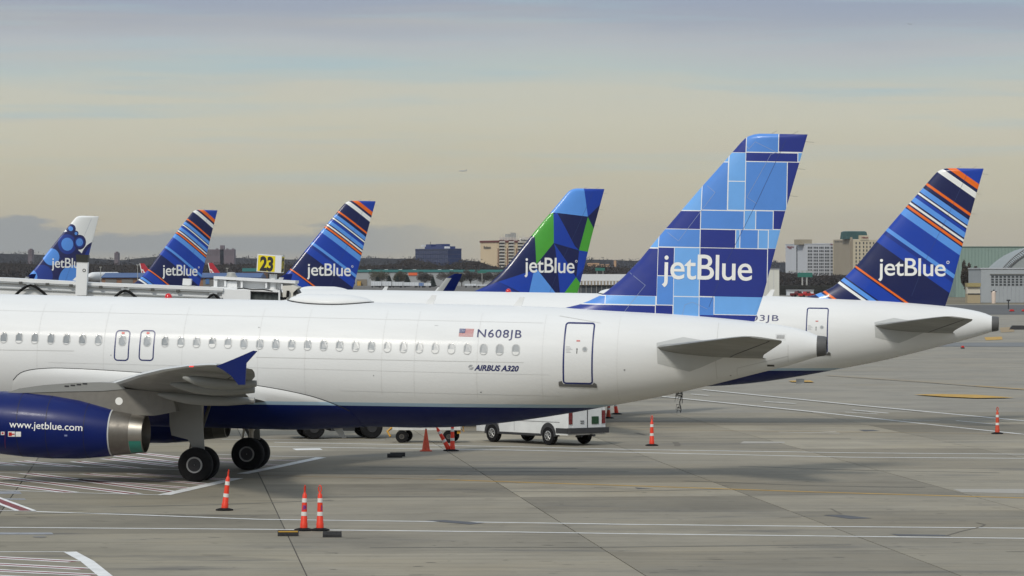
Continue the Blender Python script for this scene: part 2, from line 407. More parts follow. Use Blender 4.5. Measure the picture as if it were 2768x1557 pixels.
# --- fin livery 1: mosaic (measured on the near aircraft)
def zA(x, y): return 1500+x/2.634, 340+y/2.634
MOS = [(900, 0, 1365, 190, 'N'), (1365, 0, 1595, 190, 'M'), (1595, 0, 1900, 190, 'N'), (1240, 190, 1362, 396, 'L'), (1362, 192, 1730, 257, 'N'), (1730, 192, 1900, 257, 'L'),
       (1100, 190, 1240, 257, 'L'), (1050, 257, 1235, 602, 'M'), (700, 257, 1050, 602, 'L'), (1236, 396, 1358, 602, 'L'), (1359, 257, 1653, 604, 'M'), (1653, 260, 1900, 606, 'N'),
       (600, 602, 1042, 735, 'N'), (1042, 604, 1350, 738, 'M'), (1350, 604, 1432, 740, 'L'), (1432, 606, 1555, 741, 'M'), (1555, 606, 1900, 742, 'N'),
       (400, 735, 742, 865, 'L'), (742, 735, 1039, 865, 'M'), (1039, 738, 1290, 871, 'N'), (1290, 740, 1320, 873, 'L'), (1320, 740, 1449, 875, 'M'), (1449, 742, 1520, 876, 'L'), (1520, 742, 1900, 880, 'L'),
       (0, 865, 737, 1207, 'N'), (737, 865, 855, 1068, 'N'), (731, 1068, 851, 1276, 'M'), (852, 867, 1035, 1216, 'L'), (1035, 872, 1512, 1220, 'N'), (1512, 876, 1900, 1225, 'N'),
       (-200, 1207, 363, 1268, 'M'), (363, 1207, 725, 1273, 'L'), (847, 1216, 1030, 1500, 'L'), (1030, 1218, 1136, 1350, 'M'), (1136, 1220, 1900, 1352, 'L'),
       (-400, 1270, 721, 1500, 'N'), (721, 1276, 845, 1500, 'N'), (1030, 1350, 1900, 1500, 'N')]
def mosaic_fin():
    keys = 'wNML'; cells = []; cuts = []
    for x0, y0, x1, y1, c in MOS:
        ym, xm = (max(y0, 60)+min(y1, 1390))/2, min(max((x0+x1)/2, 300), 1750)
        s0 = FA.inv(*zA(x0, ym))[0]; s1 = FA.inv(*zA(x1, ym))[0]
        zt = FA.inv(*zA(xm, y0))[1]; zb = FA.inv(*zA(xm, y1))[1]; g = .0125
        cells.append((s0+g, s1-g, zb+g, zt-g, keys.index(c)))
        for s in (s0+g, s1-g): cuts.append(((s, 0, 0), (1, 0, 0)))
        for z in (zb+g, zt-g): cuts.append(((0, 0, z), (0, 0, 1)))
    def cls(x, z):
        for a, b, c, d, k in cells:
            if a <= x <= b and c <= z <= d: return k
        return 0
    return fin_mesh(cuts, cls, [LIV[k] for k in keys])

# --- fin livery 2: slanting stripes (measured on the right hand aircraft)
def zB(x, y): return 2068+x/3.37, 430+y/3.37
BAR = [('b', None), ('o', (1955, 232)), ('n', (1945, 283)), ('w', (1938, 312)), ('n', (1925, 366)), ('o', (1887, 504)), ('n', (1885, 531)), ('l', (1875, 568)), ('n', (1860, 612)),
       ('w', (1855, 622)), ('n', (1853, 641)), ('b', (1850, 652)), ('l', (1842, 682)), ('n', (1832, 730)), ('w', (1826, 744)), ('n', (1822, 765)), ('o', (1817, 779)), ('n', (1812, 804)),
       ('l', (1808, 817)), ('b', (1790, 888)), ('l', (1742, 1062)), ('d', (1735, 1100)), ('b', (1730, 1142)), ('n', (1702, 1235)), ('o', (1338, 1330)), ('n', (1308, 1330)), ('b', (1286, 1330)),
       ('n', (1075, 1315)), ('l', (1052, 1315)), ('n', (988, 1315)), ('w', (962, 1312)), ('n', (915, 1308)), ('o', (686, 1296)), ('n', (650, 1296)), ('l', (622, 1296)), ('n', (538, 1290))]
def barcode_fin():
    p, q = Vector(FB.inv(*zB(1480, 240))), Vector(FB.inv(*zB(1885, 524))); d = (q-p).normalized(); nrm = Vector((d.y, -d.x))   # towards the foot of the fin
    if nrm.y > 0: nrm = -nrm
    keys = 'bonwld'; ts = []; cuts = []
    for c, pt in BAR:
        if pt is None: ts.append((-99, keys.index(c))); continue
        k = Vector(FB.inv(*zB(*pt))); ts.append((k.dot(nrm), keys.index(c))); cuts.append(((k.x, 0, k.y), (nrm.x, 0, nrm.y)))
    def cls(x, z):
        t = Vector((x, z)).dot(nrm); m = 0
        for a, k in ts:
            if t >= a: m = k
        return m
    return fin_mesh(cuts, cls, [LIV[k] for k in keys])

# --- fin livery 3: facets (measured on the third aircraft)
def zD(x, y): return 1250+x/4.262, 480+y/4.262
FAC = [([(1000, 405), (1060, 405), (1440, 450), (1388, 100), (1000, 100)], 'l'), ([(1388, 100), (1440, 450), (1800, 110), (1800, 80)], 'b'), ([(1440, 450), (1650, 210), (1700, 300), (1650, 800), (1526, 615)], 'n'),
       ([(1440, 455), (1526, 615), (1560, 700), (1465, 858), (1338, 838)], 'g'), ([(1080, 405), (1440, 452), (1340, 838), (1288, 790)], 'n'), ([(1040, 425), (1070, 405), (1085, 405), (1290, 790), (1340, 838), (1040, 755)], 'b'),
       ([(825, 690), (700, 600), (1040, 400), (1040, 752), (905, 918), (835, 1000)], 'g'), ([(825, 690), (835, 1000), (800, 1040), (830, 1060), (400, 1200), (300, 1200), (600, 700)], 'n'),
       ([(1340, 840), (1465, 858), (1600, 900), (1430, 1020), (1310, 1145)], 'b'), ([(1040, 755), (1340, 840), (1335, 1000), (1320, 1120), (1180, 950)], 'n'), ([(1430, 1020), (1560, 1000), (1378, 1245), (1305, 1148)], 'd'),
       ([(1305, 1148), (1378, 1245), (1400, 1400), (1140, 1400), (1150, 1355)], 'g'), ([(835, 1045), (1085, 1355), (1090, 1420), (740, 1420), (750, 1335), (800, 1110)], 'l'),
       ([(400, 1198), (830, 1050), (800, 1110), (745, 1345), (700, 1345)], 'b'), ([(400, 1198), (150, 1305), (100, 1420), (740, 1420), (745, 1345), (640, 1330)], 'd'),
       ([(1040, 755), (1180, 950), (1305, 1148), (1150, 1355), (1120, 1355), (1060, 830)], 'b'), ([(880, 1060), (905, 918), (1040, 755), (1110, 1350), (1085, 1355)], 'n')]
def facet_fin():
    keys = 'nlbgd'; polys = []; cuts = []
    for pts, c in FAC:
        pp = [Vector(FD.inv(*zD(*p))) for p in pts]; polys.append((pp, keys.index(c)))
        for a, b in zip(pp, pp[1:]+pp[:1]):
            n = Vector((b.y-a.y, a.x-b.x)).normalized(); cuts.append(((a.x, 0, a.y), (n.x, 0, n.y)))
    def inside(pp, x, z):
        r = False
        for a, b in zip(pp, pp[1:]+pp[:1]):
            if (a.y > z) != (b.y > z) and x < (b.x-a.x)*(z-a.y)/(b.y-a.y)+a.x: r = not r
        return r
    def cls(x, z):
        for pp, k in polys:
            if inside(pp, x, z): return k
        return 0
    return fin_mesh(cuts, cls, [LIV[k] for k in keys])

# --- fin livery 4: overlapping discs (measured on the far left aircraft); flat print, done in the material
def zG(x, y): return x/5.574, 540+y/5.574
DISC = [((700, 1500), 900, 'n'), ((1480, 920), 300, 'n'), ((1060, 440), 75, 'n'), ((1130, 510), 44, 'n'), ((1000, 680), 200, 'n'), ((1187, 640), 112, 'n'), ((760, 860), 135, 'n'),
        ((1480, 900), 235, 'd'), ((1450, 880), 130, 'l'), ((720, 1010), 230, 'd'), ((745, 1080), 250, 'n'), ((760, 860), 128, 'l'), ((1000, 670), 150, 'd'), ((1000, 670), 98, 'l'), ((1187, 640), 104, 'n'), ((1187, 640), 80, 'd'), ((1187, 640), 59, 'l'),
        ((1055, 436), 36, 'l'), ((1132, 508), 24, 'l'), ((1060, 1180), 320, 'n'), ((1090, 1230), 245, 'l'), ((620, 1150), 170, 'd'), ((430, 1160), 125, 'l')]
def disc_fin():
    m = bpy.data.materials.new('livery_discs'); m.use_nodes = True; t = NT(m.node_tree); bs = t.n['Principled BSDF']
    bs.inputs['Roughness'].default_value = .3; bs.inputs['Coat Weight'].default_value = .4
    co = t.new('ShaderNodeTexCoord').outputs['Object']; sp = t.new('ShaderNodeSeparateXYZ'); t.l.new(co, sp.inputs[0])
    X, Z = sp.outputs[0], sp.outputs[2]; colr = S(230, 231, 228)
    cd_ = dict(n=S(20, 26, 84), d=S(24, 52, 136), l=S(82, 142, 222))
    for (px, py), r, c in DISC:
        cx, cz = FG.inv(*zG(px, py)); rr = abs(FG.inv(*zG(px, py-r))[1]-cz)
        d2 = t.math('ADD', t.math('POWER', t.math('SUBTRACT', X, cx), 2), t.math('POWER', t.math('SUBTRACT', Z, cz), 2))
        colr = t.mix(t.math('LESS_THAN', d2, rr*rr), colr, cd_[c])
    t.l.new(colr, bs.inputs['Base Color'])
    return fin_mesh((), None, [m])

def logo(parent, f, zoomf, x0, x1, ytop, ybase, reg=True, m=PWHITE):
    """the airline name on a fin, spanning photo columns x0..x1, cap top and baseline given"""
    xm = (x0+x1)/2
    a = f.inv(*zoomf(x0, ybase)); b = f.inv(*zoomf(x1, ybase)); t = f.inv(*zoomf(xm, ytop)); bb = f.inv(*zoomf(xm, ybase))
    fin_logo(parent, a[0], b[0], bb[1], t[1], reg, m)
def fin_logo(parent, xa, xb, zb, zt, reg=True, m=PWHITE):
    vs, fs = text2d('jetBlue', .007, 0, .95); lo, hi = min(v[0] for v in vs), max(v[0] for v in vs); h = zt-zb; k = (xb-xa)/(hi-lo)
    drape([(xa+(x-lo)*k, zb+y*h) for x, y in vs], fs, on_fin(), 'lettering', m, parent, .15)
    if reg:
        n = 14; cx, cz, r = xb+.10, zb+h*.80, .07
        ring = [(cx+r*q*math.cos(2*math.pi*i/n), cz+r*q*math.sin(2*math.pi*i/n)) for q in (1, .62) for i in range(n)]
        drape(ring, [(i, (i+1) % n, (i+1) % n+n, i+n) for i in range(n)], on_fin(), 'registered_mark', m, parent, 1)

def ring_poly(cx, cz, w, h, r, t, n=6):
    """rounded rectangle outline of thickness t: verts, faces; and its inner filled polygon"""
    def rr(w, h, r):
        o = []
        for sx, sz, a0 in ((1, 1, 0), (-1, 1, 90), (-1, -1, 180), (1, -1, 270)):
            for i in range(n+1):
                a = math.radians(a0+90*i/n); o.append((cx+sx*(w/2-r)+r*math.cos(a), cz+sz*(h/2-r)+r*math.sin(a)))
        return o
    A, B = rr(w, h, r), rr(w-2*t, h-2*t, max(.005, r-t)); k = len(A)
    return A+B, [(i, (i+1) % k, (i+1) % k+k, i+k) for i in range(k)], B

# ------------------------------------------------------------------ wheels, engines, gear
def tyre_mb(c, r=.575, w=.40):
    p = [(r*.5, -w*.42), (r*.80, -w*.5), (r*.93, -w*.45), (r*.985, -w*.3), (r, 0), (r*.985, w*.3), (r*.93, w*.45), (r*.80, w*.5), (r*.5, w*.42)]
    return MB().lathe(p, c, 'y', 36)
def rim_mb(c, r=.29, w=.40, s=-1):
    y = s*w*.47
    mb = MB()
    mb.lathe([(r*.78, y*.9), (r*.86, y*1.06), (r*.98, y*1.08), (r*1.03, y*.98), (r*1.03, y*.6)], c, 'y', 32, 0, False)
    mb.lathe([(r*.84, y*1.0), (r*.80, y*.75), (r*.55, y*.62), (r*.40, y*.62)], c, 'y', 32, 1)
    mb.lathe([(r*.44, y*.64), (r*.24, y*.90), (r*.20, y*.98), (.02, y*1.0)], c, 'y', 24, 0)
    for i in range(9):
        a = 2*math.pi*i/9; mb.box((c[0]+r*.66*math.cos(a), c[1]+y*.86, c[2]+r*.66*math.sin(a)), (.028, .04, .028), 0)
    return mb
NAC = [(11.0, 1.86, .80), (11.03, 1.86, .92), (11.2, 1.85, .985), (11.6, 1.83, 1.03), (12.4, 1.79, 1.055), (13.3, 1.745, 1.04), (14.2, 1.69, .965), (15.0, 1.635, .83), (15.32, 1.615, .765)]
NOZ = [(15.32, 1.615, .752), (15.75, 1.61, .70), (15.97, 1.605, .672)]
NOZ2 = [(15.97, 1.605, .668), (16.4, 1.60, .615), (16.41, 1.60, .58), (16.0, 1.60, .56), (15.6, 1.60, .5)]
def rings_x(prof, y, n=48): return [[(s-ST0, y+r*math.cos(2*math.pi*k/n), z+r*math.sin(2*math.pi*k/n)) for k in range(n)] for s, z, r in prof]
def nac_surface(y0):
    ss = [p[0] for p in NAC]
    def fn(x, z):
        s = x+ST0; zc = float(np.interp(s, ss, [p[1] for p in NAC])); r = float(np.interp(s, ss, [p[2] for p in NAC]))+.006
        return Vector((x, y0-math.sqrt(max(0.0001, r*r-(z-zc)**2)), z))
    return fn

MESH = {}
def standard_parts():
    """meshes every aircraft of this kind shares"""
    M = MESH
    M['fuselage'] = fuselage_mesh(); M['fairing'], M['seal'] = fairing_meshes()
    cap = MB(); rr = []
    for s, k in ((37.66, 1.004), (37.9, .93), (37.98, .86), (37.98, .6), (37.7, .55)):
        zc = 4.84+(s-37.66)*.05; rr.append([(s-ST0, .342*k*math.cos(a), zc+.352*k*math.sin(a)) for a in [2*math.pi*i/32 for i in range(32)]])
    M['cap'] = cap.loft(rr).mesh('exhaust_cone', APUG, True)
    for sd, nm in ((-1, 'near'), (1, 'far')):
        M['wing_'+nm] = lift_surface(shift(WING), 0, -sd*-1).mesh('wing', WINGGREY, True)
        M['stab_'+nm] = lift_surface(shift(STAB), 0, -sd*-1).mesh('stabilizer', WINGGREY, True)
        yl = sd*17.05
        fen = [(21.40, 4.19), (21.9, 4.40), (22.50, 4.67), (22.62, 4.66), (22.30, 4.30), (22.28, 3.67), (22.08, 3.66), (21.86, 3.92), (21.6, 4.09)]
        M['fence_'+nm] = MB().prism([(a-ST0, b) for a, b in fen], 'y', yl-.035, yl+.035).mesh('wing_fence', BELLY)
        # tall blended winglet fitted to some of the fleet
        wl = [(0, 21.36, 1.35, 4.24, 0), (.16, 21.55, 1.25, 4.42, .10), (.42, 21.85, 1.18, 4.9, .09), (.72, 22.5, .95, 5.9, .08), (.92, 23.05, .74, 6.7, .08), (.98, 23.45, .40, 6.92, .06)]
        rings = [[(x-ST0+q*c, sd*(16.9+dy)+t*max(tk, .08)*c*.5*sd*1.0, z) for q, t in AFO] for dy, x, c, z, tk in wl]
        M['sharklet_'+nm] = MB().loft(rings).mesh('sharklet', BELLY, True)
        wl2 = [(x+.02, c*.20, sd*(16.9+dy)) for dy, x, c, z, tk in wl]
        rings = [[(x-ST0-.01+q*c*.36, sd*(16.9+dy)+t*max(tk, .08)*c*.58*sd, z) for q, t in [(0.0, 0.0), (.02, .28), (.1, .6), (.5, .95), (1, 1.0), (1, -1.0), (.5, -.95), (.1, -.6), (.02, -.28)]] for dy, x, c, z, tk in wl[1:-1]]
        M['sharklet_edge_'+nm] = MB().loft(rings).mesh('leading_edge', PLATE, True)
        ye = sd*5.75
        M['nacelle_'+nm] = MB().loft(rings_x(NAC, ye)).mesh('engine', BELLY, True)
        M['inlet_'+nm] = MB().loft(rings_x([(10.86, 1.86, .84), (10.84, 1.86, .88), (10.87, 1.86, .92), (11.02, 1.86, .97), (11.2, 1.85, .994)], ye), caps=False).mesh('inlet_lip', METAL, True)
        M['noz1_'+nm] = MB().loft(rings_x(NOZ, ye)).mesh('nozzle', METALD, True)
        M['noz2_'+nm] = MB().loft(rings_x(NOZ2, ye)).mesh('nozzle_ring', METAL, True)
        M['nozseal_'+nm] = MB().loft(rings_x([(15.30, 1.616, .776), (15.345, 1.615, .768)], ye), caps=False).mesh('nozzle_seal', PLATE, True)
        up = [(11.7, 2.80), (12.2, 2.97), (13.0, 3.10), (13.9, 3.19), (14.9, 3.24), (15.6, 3.22), (15.75, 3.04), (15.0, 2.96), (13.6, 2.90), (12.6, 2.84)]
        dn = [(12.1, 2.74), (12.6, 2.842), (13.6, 2.902), (15.0, 2.962), (15.75, 3.042), (17.3, 2.95), (17.45, 2.35), (16.7, 2.2), (16.0, 2.2), (15.3, 2.32), (14.2, 2.58), (13.2, 2.70)]
        M['pylup_'+nm] = MB().prism([(a-ST0, b) for a, b in up], 'y', ye-.24, ye+.24).mesh('pylon_fairing', WINGGREY)
        M['pyldn_'+nm] = MB().prism([(a-ST0, b) for a, b in dn], 'y', ye-.215, ye+.215).mesh('pylon', PYLON)
        cano = []
        for (yy, st, zt, L) in ((6.5, 20.16, 2.80, 3.2), (10, 20.95, 3.27, 2.7), (13, 21.69, 3.57, 2.3)):
            rs = []
            for q in (0, .04, .14, .3, .5, .7, .86, .97, 1):
                w = .13*(math.sin(math.pi*min(1, q*1.25+.02)/1.0)**.6 if q < .4 else 1-.45*((q-.4)/.6)**1.6); hgt = w*1.35
                w, hgt = max(w, .02), max(hgt, .02)
                zz = zt+.10*math.sin(math.pi*q)*-1+.12*(1-q)
                rs.append([(st-L+q*L-ST0, sd*yy+w*math.cos(a), zz+hgt*math.sin(a)) for a in [2*math.pi*i/16 for i in range(16)]])
            cano.append(MB().loft(rs).mesh('flap_fairing', WINGGREY, True))
        M['cano_'+nm] = cano
        sl_ = []
        for y, xl, c, zl, zt_, tk in shift(WING)[1:-1]:
            sl_.append([(xl-.012+q*c*1.0, sd*y, zl+(zt_-zl)*q+t*(tk*c/2*(1.0 if t > 0 else .75)+.012)) for q, t in ((.13, .72), (.07, .60), (.025, .40), (0, 0), (.015, -.30), (.035, -.42))])
        M['slat_'+nm] = MB().loft(sl_, closed=False, caps=False).mesh('slat', mat('slat_pale_grey', (.56, .57, .56, 1), .35, var=.06, vscale=2), True)
        tq = lambda q: (.2969*math.sqrt(q)-.126*q-.3516*q*q+.2843*q**3-.1015*q**4)*10
        def low(secs, q): return [(xl+q*c, sd*y, zl+(zt_-zl)*q-tq(q)*tk*c/2*.75) for y, xl, c, zl, zt_, tk in secs]
        M['elev_'+nm] = MB().tube(low(shift(STAB)[1:-1], .70), .016, 5).mesh('elevator_gap', DARKLINE)
        M['flap_'+nm] = MB().tube(low(shift(WING)[2:-2], .74), .018, 5).mesh('flap_gap', DARKLINE)
        M['seam_'+nm] = []
        for s_, w_ in ((12.35, .012), (13.32, .012), (14.55, .010)):
            zc_ = float(np.interp(s_, [p[0] for p in NAC], [p[1] for p in NAC])); rr_ = pchip([p[0] for p in NAC], [p[2] for p in NAC], [s_-w_, s_+w_])
            M['seam_'+nm].append(MB().loft(rings_x([(s_-w_, zc_, float(rr_[0])+.003), (s_+w_, zc_, float(rr_[1])+.003)], ye), caps=False).mesh('cowl_seam', mat('seam_navy', S(6, 10, 44), .6), True))
        yg = sd*3.795
        M['tyre_'+nm] = [tyre_mb((0, yg+d, .555)).mesh('wheel', BLACK, True) for d in (-.465, .465)]
        M['rim_'+nm] = [rim_mb((0, yg+d, .555), .262, s=sg).mesh('rim', [RIM, DARKLINE], True) for d, sg in ((-.465, -1), (.465, 1))]
        st = MB(); st.tube([(0, yg, 2.75), (0, yg, 1.35)], .13, 12); st.tube([(0, yg, 1.4), (0, yg, .5)], .085, 12); st.tube([(0, yg-.5, .555), (0, yg+.5, .555)], .07, 10)
        st.tube([(-.25, yg, 1.45), (-.32, yg, 1.0), (-.1, yg, .6)], .04, 8); st.tube([(0, yg, 1.5), (0, yg-sd*1.4, 2.5)], .06, 8)
        M['strut_'+nm] = st.mesh('landing_gear_leg', METAL, True)
        yd = yg+sd*.30
        door = [(16.74, 2.86), (16.755, 2.15), (16.77, 1.82), (16.84, 1.49), (17.39, 1.37), (17.50, 1.2), (17.56, 1.03), (17.97, 1.02), (17.90, 1.8), (17.80, 2.86)]
        M['gdoor_'+nm] = MB().prism([(a-ST0, b) for a, b in door], 'y', yd-.02, yd+.02).mesh('landing_gear_door', WINGGREY)
    M['nosetyre'] = [tyre_mb((-12.64, d, .38), .38, .22).mesh('wheel', BLACK, True) for d in (-.25, .25)]
    M['noseleg'] = MB().tube([(-12.64, 0, 2.2), (-12.64, 0, .38)], .09, 10).mesh('nose_gear_leg', METAL, True)
    # satellite antenna hump
    def hump(c, L, w, h):
        rs = []; base = []
        for i in range(25):
            q = -1+2*i/24; q2 = max(-.9995, min(.9995, q)); k = (1-abs(q2)**2.6)**.55 if q2 < 0 else (1-q2**2.0)**.62; x = c+q*L/2; ring = []
            for j in range(17):
                a = math.pi*j/16; y = -w*k*math.cos(a); zb = 3.868+2.092*math.sqrt(max(0, 1-(y/1.975)**2)); ring.append((x, y, zb-.03+(h*min(1, k*1.12)+.03)*math.sin(a)**.55))
            rs.append(ring); base.append((x, -w*k-.012, ring[0][2]+.03))
        return MB().loft(rs, closed=False, caps=False).mesh('antenna_radome', WHITE, True), MB().tube(base, .032, 6).mesh('radome_seal', DARKLINE)
    M['hump'], M['humpline'] = hump(21.23-ST0, 2.95, .60, .24)
    def blade(x, h=.32, c=.3): return MB().loft([[(x+h*.55*q-c/2*k, -.02*k, 5.93+h*q), (x+h*.55*q+c/2*k, -.02*k, 5.93+h*q), (x+h*.55*q+c/2*k, .02*k, 5.93+h*q), (x+h*.55*q-c/2*k, .02*k, 5.93+h*q)] for q, k in ((0, 1), (1, .55))]).mesh('blade_antenna', WHITE)
    M['blade'] = [blade(24.6-ST0), blade(27.6-ST0)]
    M['beacon'] = MB().lathe([(.13, 0), (.13, .06), (.10, .13), (.04, .17), (.005, .175)], (15.6-ST0, 0, 5.94), 'z', 14).mesh('beacon', mat('beacon_red', S(190, 20, 20), .2, coat=.5), True)
    # tail plane apron plate and static wicks
    M['mast'] = MB().prism([(21.28-ST0, 1.82), (21.66-ST0, 1.82), (21.86-ST0, 1.36), (21.72-ST0, 1.36)], 'y', -.02, .02).mesh('drain_mast', PLATE)
standard_parts()

def airliner(name_label, f, fin, sharklets=False, windows=False):
    M = MESH; root = link('airliner', None); root.matrix_world = f.matrix(); tag(root, name_label, 'airplane', 'airliners parked side by side at the gates')
    fu = link('fuselage', M['fuselage'], root); fa = link('wing_body_fairing', M['fairing'], root); link('seal', M['seal'], fa)
    link('exhaust_cone', M['cap'], root)
    for nm in ('near', 'far'):
        w = link('wing', M['wing_'+nm], root); stb = link('stabilizer', M['stab_'+nm], root); link('elevator_gap', M['elev_'+nm], stb); link('flap_gap', M['flap_'+nm], w)
        if sharklets:
            sh = link('sharklet', M['sharklet_'+nm], root); link('leading_edge', M['sharklet_edge_'+nm], sh)
        else: link('wing_fence', M['fence_'+nm], root)
        for c in M['cano_'+nm]: link('flap_fairing', c, w)
        e = link('engine', M['nacelle_'+nm], root)
        link('slat', M['slat_'+nm], w)
        for sm_ in M['seam_'+nm]: link('cowl_seam', sm_, e)
        link('inlet_lip', M['inlet_'+nm], e); link('nozzle', M['noz1_'+nm], e); link('nozzle_ring', M['noz2_'+nm], e); link('nozzle_seal', M['nozseal_'+nm], e)
        p = link('pylon', M['pyldn_'+nm], root); link('pylon_fairing', M['pylup_'+nm], p)
        link('landing_gear_leg', M['strut_'+nm], root); link('landing_gear_door', M['gdoor_'+nm], root)
        for t, r in zip(M['tyre_'+nm], M['rim_'+nm]):
            wh = link('wheel', t, root); link('rim', r, wh)
    for t in M['nosetyre']: link('wheel', t, root)
    link('landing_gear_leg', M['noseleg'], root)
    rd = link('antenna_radome', M['hump'], root); link('radome_seal', M['humpline'], rd)
    for b in M['blade']: link('blade_antenna', b, root)
    link('beacon', M['beacon'], root); link('drain_mast', M['mast'], root)
    fi = link('fin', fin, root)
    wick = MB()
    for z, dx, dz_ in ((11.6, .28, -.02), (10.7, .26, -.02), (9.8, .26, -.02)):
        wick.tube([(fin_te(z)-.02, 0, z), (fin_te(z)+dx, 0, z+dz_)], .004, 4)
    for s in (36.0, 36.7): wick.tube([(s-ST0, 0, 11.83), (s-ST0+.2, 0, 11.95)], .004, 4)
    tag(build('static_wicks', wick, DARKLINE, fi), kind='stuff')
    return root, fu, fi

def fin_line(parent, pts, w, m, name):
    pl, fs = [], []
    for a, b in zip(pts, pts[1:]):
        d = (Vector(b)-Vector(a)).normalized(); n_ = Vector((-d.y, d.x))*w/2; o = len(pl)
        pl += [tuple(Vector(a)+n_), tuple(Vector(b)+n_), tuple(Vector(b)-n_), tuple(Vector(a)-n_)]; fs.append((o, o+1, o+2, o+3))
    return drape(pl, fs, on_fin(.004), name, m, parent, .2)
MOSF, BARF, FACF, DISF = mosaic_fin(), barcode_fin(), facet_fin(), disc_fin()
A, fuA, finA = airliner('nearest white airliner with a blue mosaic tail and navy engine', FA, MOSF)
B, fuB, finB = airliner('white airliner with a striped tail at the right, its tail nearest the hangar', FB, BARF)
D, fuD, finD = airliner('airliner with a green and blue faceted tail behind the mosaic tailed one', FD, FACF, True)
E_, fuE, finE = airliner('airliner with a striped tail just right of the yellow gate sign', FE, BARF)
F_, fuF, finF = airliner('airliner with a striped tail left of the yellow gate sign', FF, BARF)
G_, fuG, finG = airliner('farthest left airliner with blue discs on a white topped tail', FG, DISF, True)
logo(finA, FA, zA, 768, 1405, 920, 1094, False)
xa, xb = FB.inv(*zB(1033, 1065))[0], FB.inv(*zB(1645, 1065))[0]; zb_, zt_ = FB.inv(*zB(1340, 1062))[1], FB.inv(*zB(1340, 905))[1]
for fi in (finB, finE, finF): fin_logo(fi, xa, xb, zb_, zt_)
logo(finD, FD, zD, 697, 1285, 925, 1095)
gx = FG.inv(*zG(757, 1025))[0]; gz = FG.inv(*zG(950, 1023))[1]; fin_logo(finG, gx, gx+(xb-xa), gz, gz+(zt_-zb_))

GAP = mat('rudder_gap', (.035, .055, .17, 1), .6); RIV = mat('rivet_line', (.30, .36, .50, 1), .5)
for fi in (finA, finB, finD, finE, finF, finG):
    P_ = [FA.inv(*zA(*p)) for p in ((1663, 66), (1440, 545), (1230, 960), (1100, 1290))]
    fin_line(fi, P_, .012, GAP, 'rudder_gap')
    if fi is finA:
        for q_ in (((1340, 120), (1385, 165), (1430, 115), (1580, 190), (1540, 205), (1370, 510), (1440, 555)), ((1085, 425), (1145, 475), (885, 820), (800, 755)), ((535, 1045), (650, 1135), (500, 1325)), ((910, 1355), (930, 1275), (985, 1255), (1090, 1305))):
            fin_line(fi, [FA.inv(*zA(*p)) for p in q_], .010, RIV, 'rivet_line')

# ------------------------------------------------------------------ details on the nearest aircraft (and the doors of the second)
HULL = on_hull(.006); HULL2 = on_hull(.012); HULL3 = on_hull(.018)
def fill(poly): return poly, [list(range(len(poly)))]
def z3(x, y): return x/3.677, 850+y/3.677
def z6(x, y): return 1100+x/3.677, 850+y/3.677
def z8(x, y): return 1700+x/3.677, 780+y/3.677
def cabin_window(root, x, z, reflection, w=.268, h=.385, pm=None):
    v, fs, inner = ring_poly(x, z, w, h, .125, .024, 5)
    fr = drape(v, fs, HULL2, 'window', FRAME, root, 1)
    drape(*fill(inner), HULL, 'pane', pm or PANE, fr, .5)
    if reflection > .02:
        zb = z-h/2+.03; top = zb+reflection*(h-.06); a = [p for p in inner if p[1] <= top]
        a = sorted(a, key=lambda p: math.atan2(p[1]-(zb+.05), p[0]-x)); lo = [p for p in inner if p[1] <= top]
        xl, xr = min(p[0] for p in inner), max(p[0] for p in inner)
        poly = [(xl+.012, top), *[p for p in sorted(lo, key=lambda p: p[0]) if p[1] < z-h*.2], (xr-.012, top)]
        drape(*fill(poly), HULL2, 'reflection', PANE_REFL, fr, .5)  # pale lower piece: a reflection in the pane, painted as its own shape
wx = []
for i, px in enumerate((37, 188, 345, 505, 660, 818, 977)): wx.append(z3(px, 245+i*5.0))
for i, px in enumerate((1640, 1797, 1953, 2110, 2266, 2423)): wx.append(z3(px, 278+i*3.3))
w0, w1 = wx[-1], z6(122, 345)
n = round((w1[0]-w0[0])/43.0)
for i in range(1, n): wx.append((w0[0]+(w1[0]-w0[0])*i/n, w0[1]+(w1[1]-w0[1])*i/n))
for i, px in enumerate((122, 281, 440, 600, 760, 920, 1081)): wx.append(z6(px, 345+i*4.0))
for i, (u, v) in enumerate(wx):
    x, z = FA.hull(u, v); cabin_window(A, x, 4.52+(x+3)*.0, .06+.30*rnd.random()**2+max(0, (u-800)/1400)*.16, pm=PANES[min(2, max(0, int(u/560+rnd.uniform(-.3, .9))))])
for k in range(4): cabin_window(A, FA.hull(*wx[0])[0]-.533*(k+1), 4.52, .2)
# over-wing exits
for px0, px1 in ((1132, 1292), (1378, 1540)):
    a = FA.hull(*z3(px0, 305)); b = FA.hull(*z3(px1, 305)); t = FA.hull(*z3((px0+px1)/2, 155)); bt = FA.hull(*z3((px0+px1)/2, 462))
    cx, cz = (a[0]+b[0])/2+.0, (t[1]+bt[1])/2
    v, fs, inner = ring_poly(cx, cz, (b[0]-a[0])*.93, t[1]-bt[1], .13, .042, 5)
    ex = drape(v, fs, HULL, 'overwing_exit', NAVYLINE, A, .1)
    v, fs, inner = ring_poly(cx, 4.52, .27, .385, .125, .024, 5)
    drape(v, fs, HULL2, 'frame', FRAME, ex, 1); drape(*fill(inner), HULL, 'pane', PANE, ex, .5)
    drape([(cx-.05, t[1]-.13), (cx+.05, t[1]-.13), (cx+.05, t[1]-.07), (cx-.05, t[1]-.07)], [(0, 1, 2, 3)], HULL2, 'red_handle_mark', RED, ex, 1)
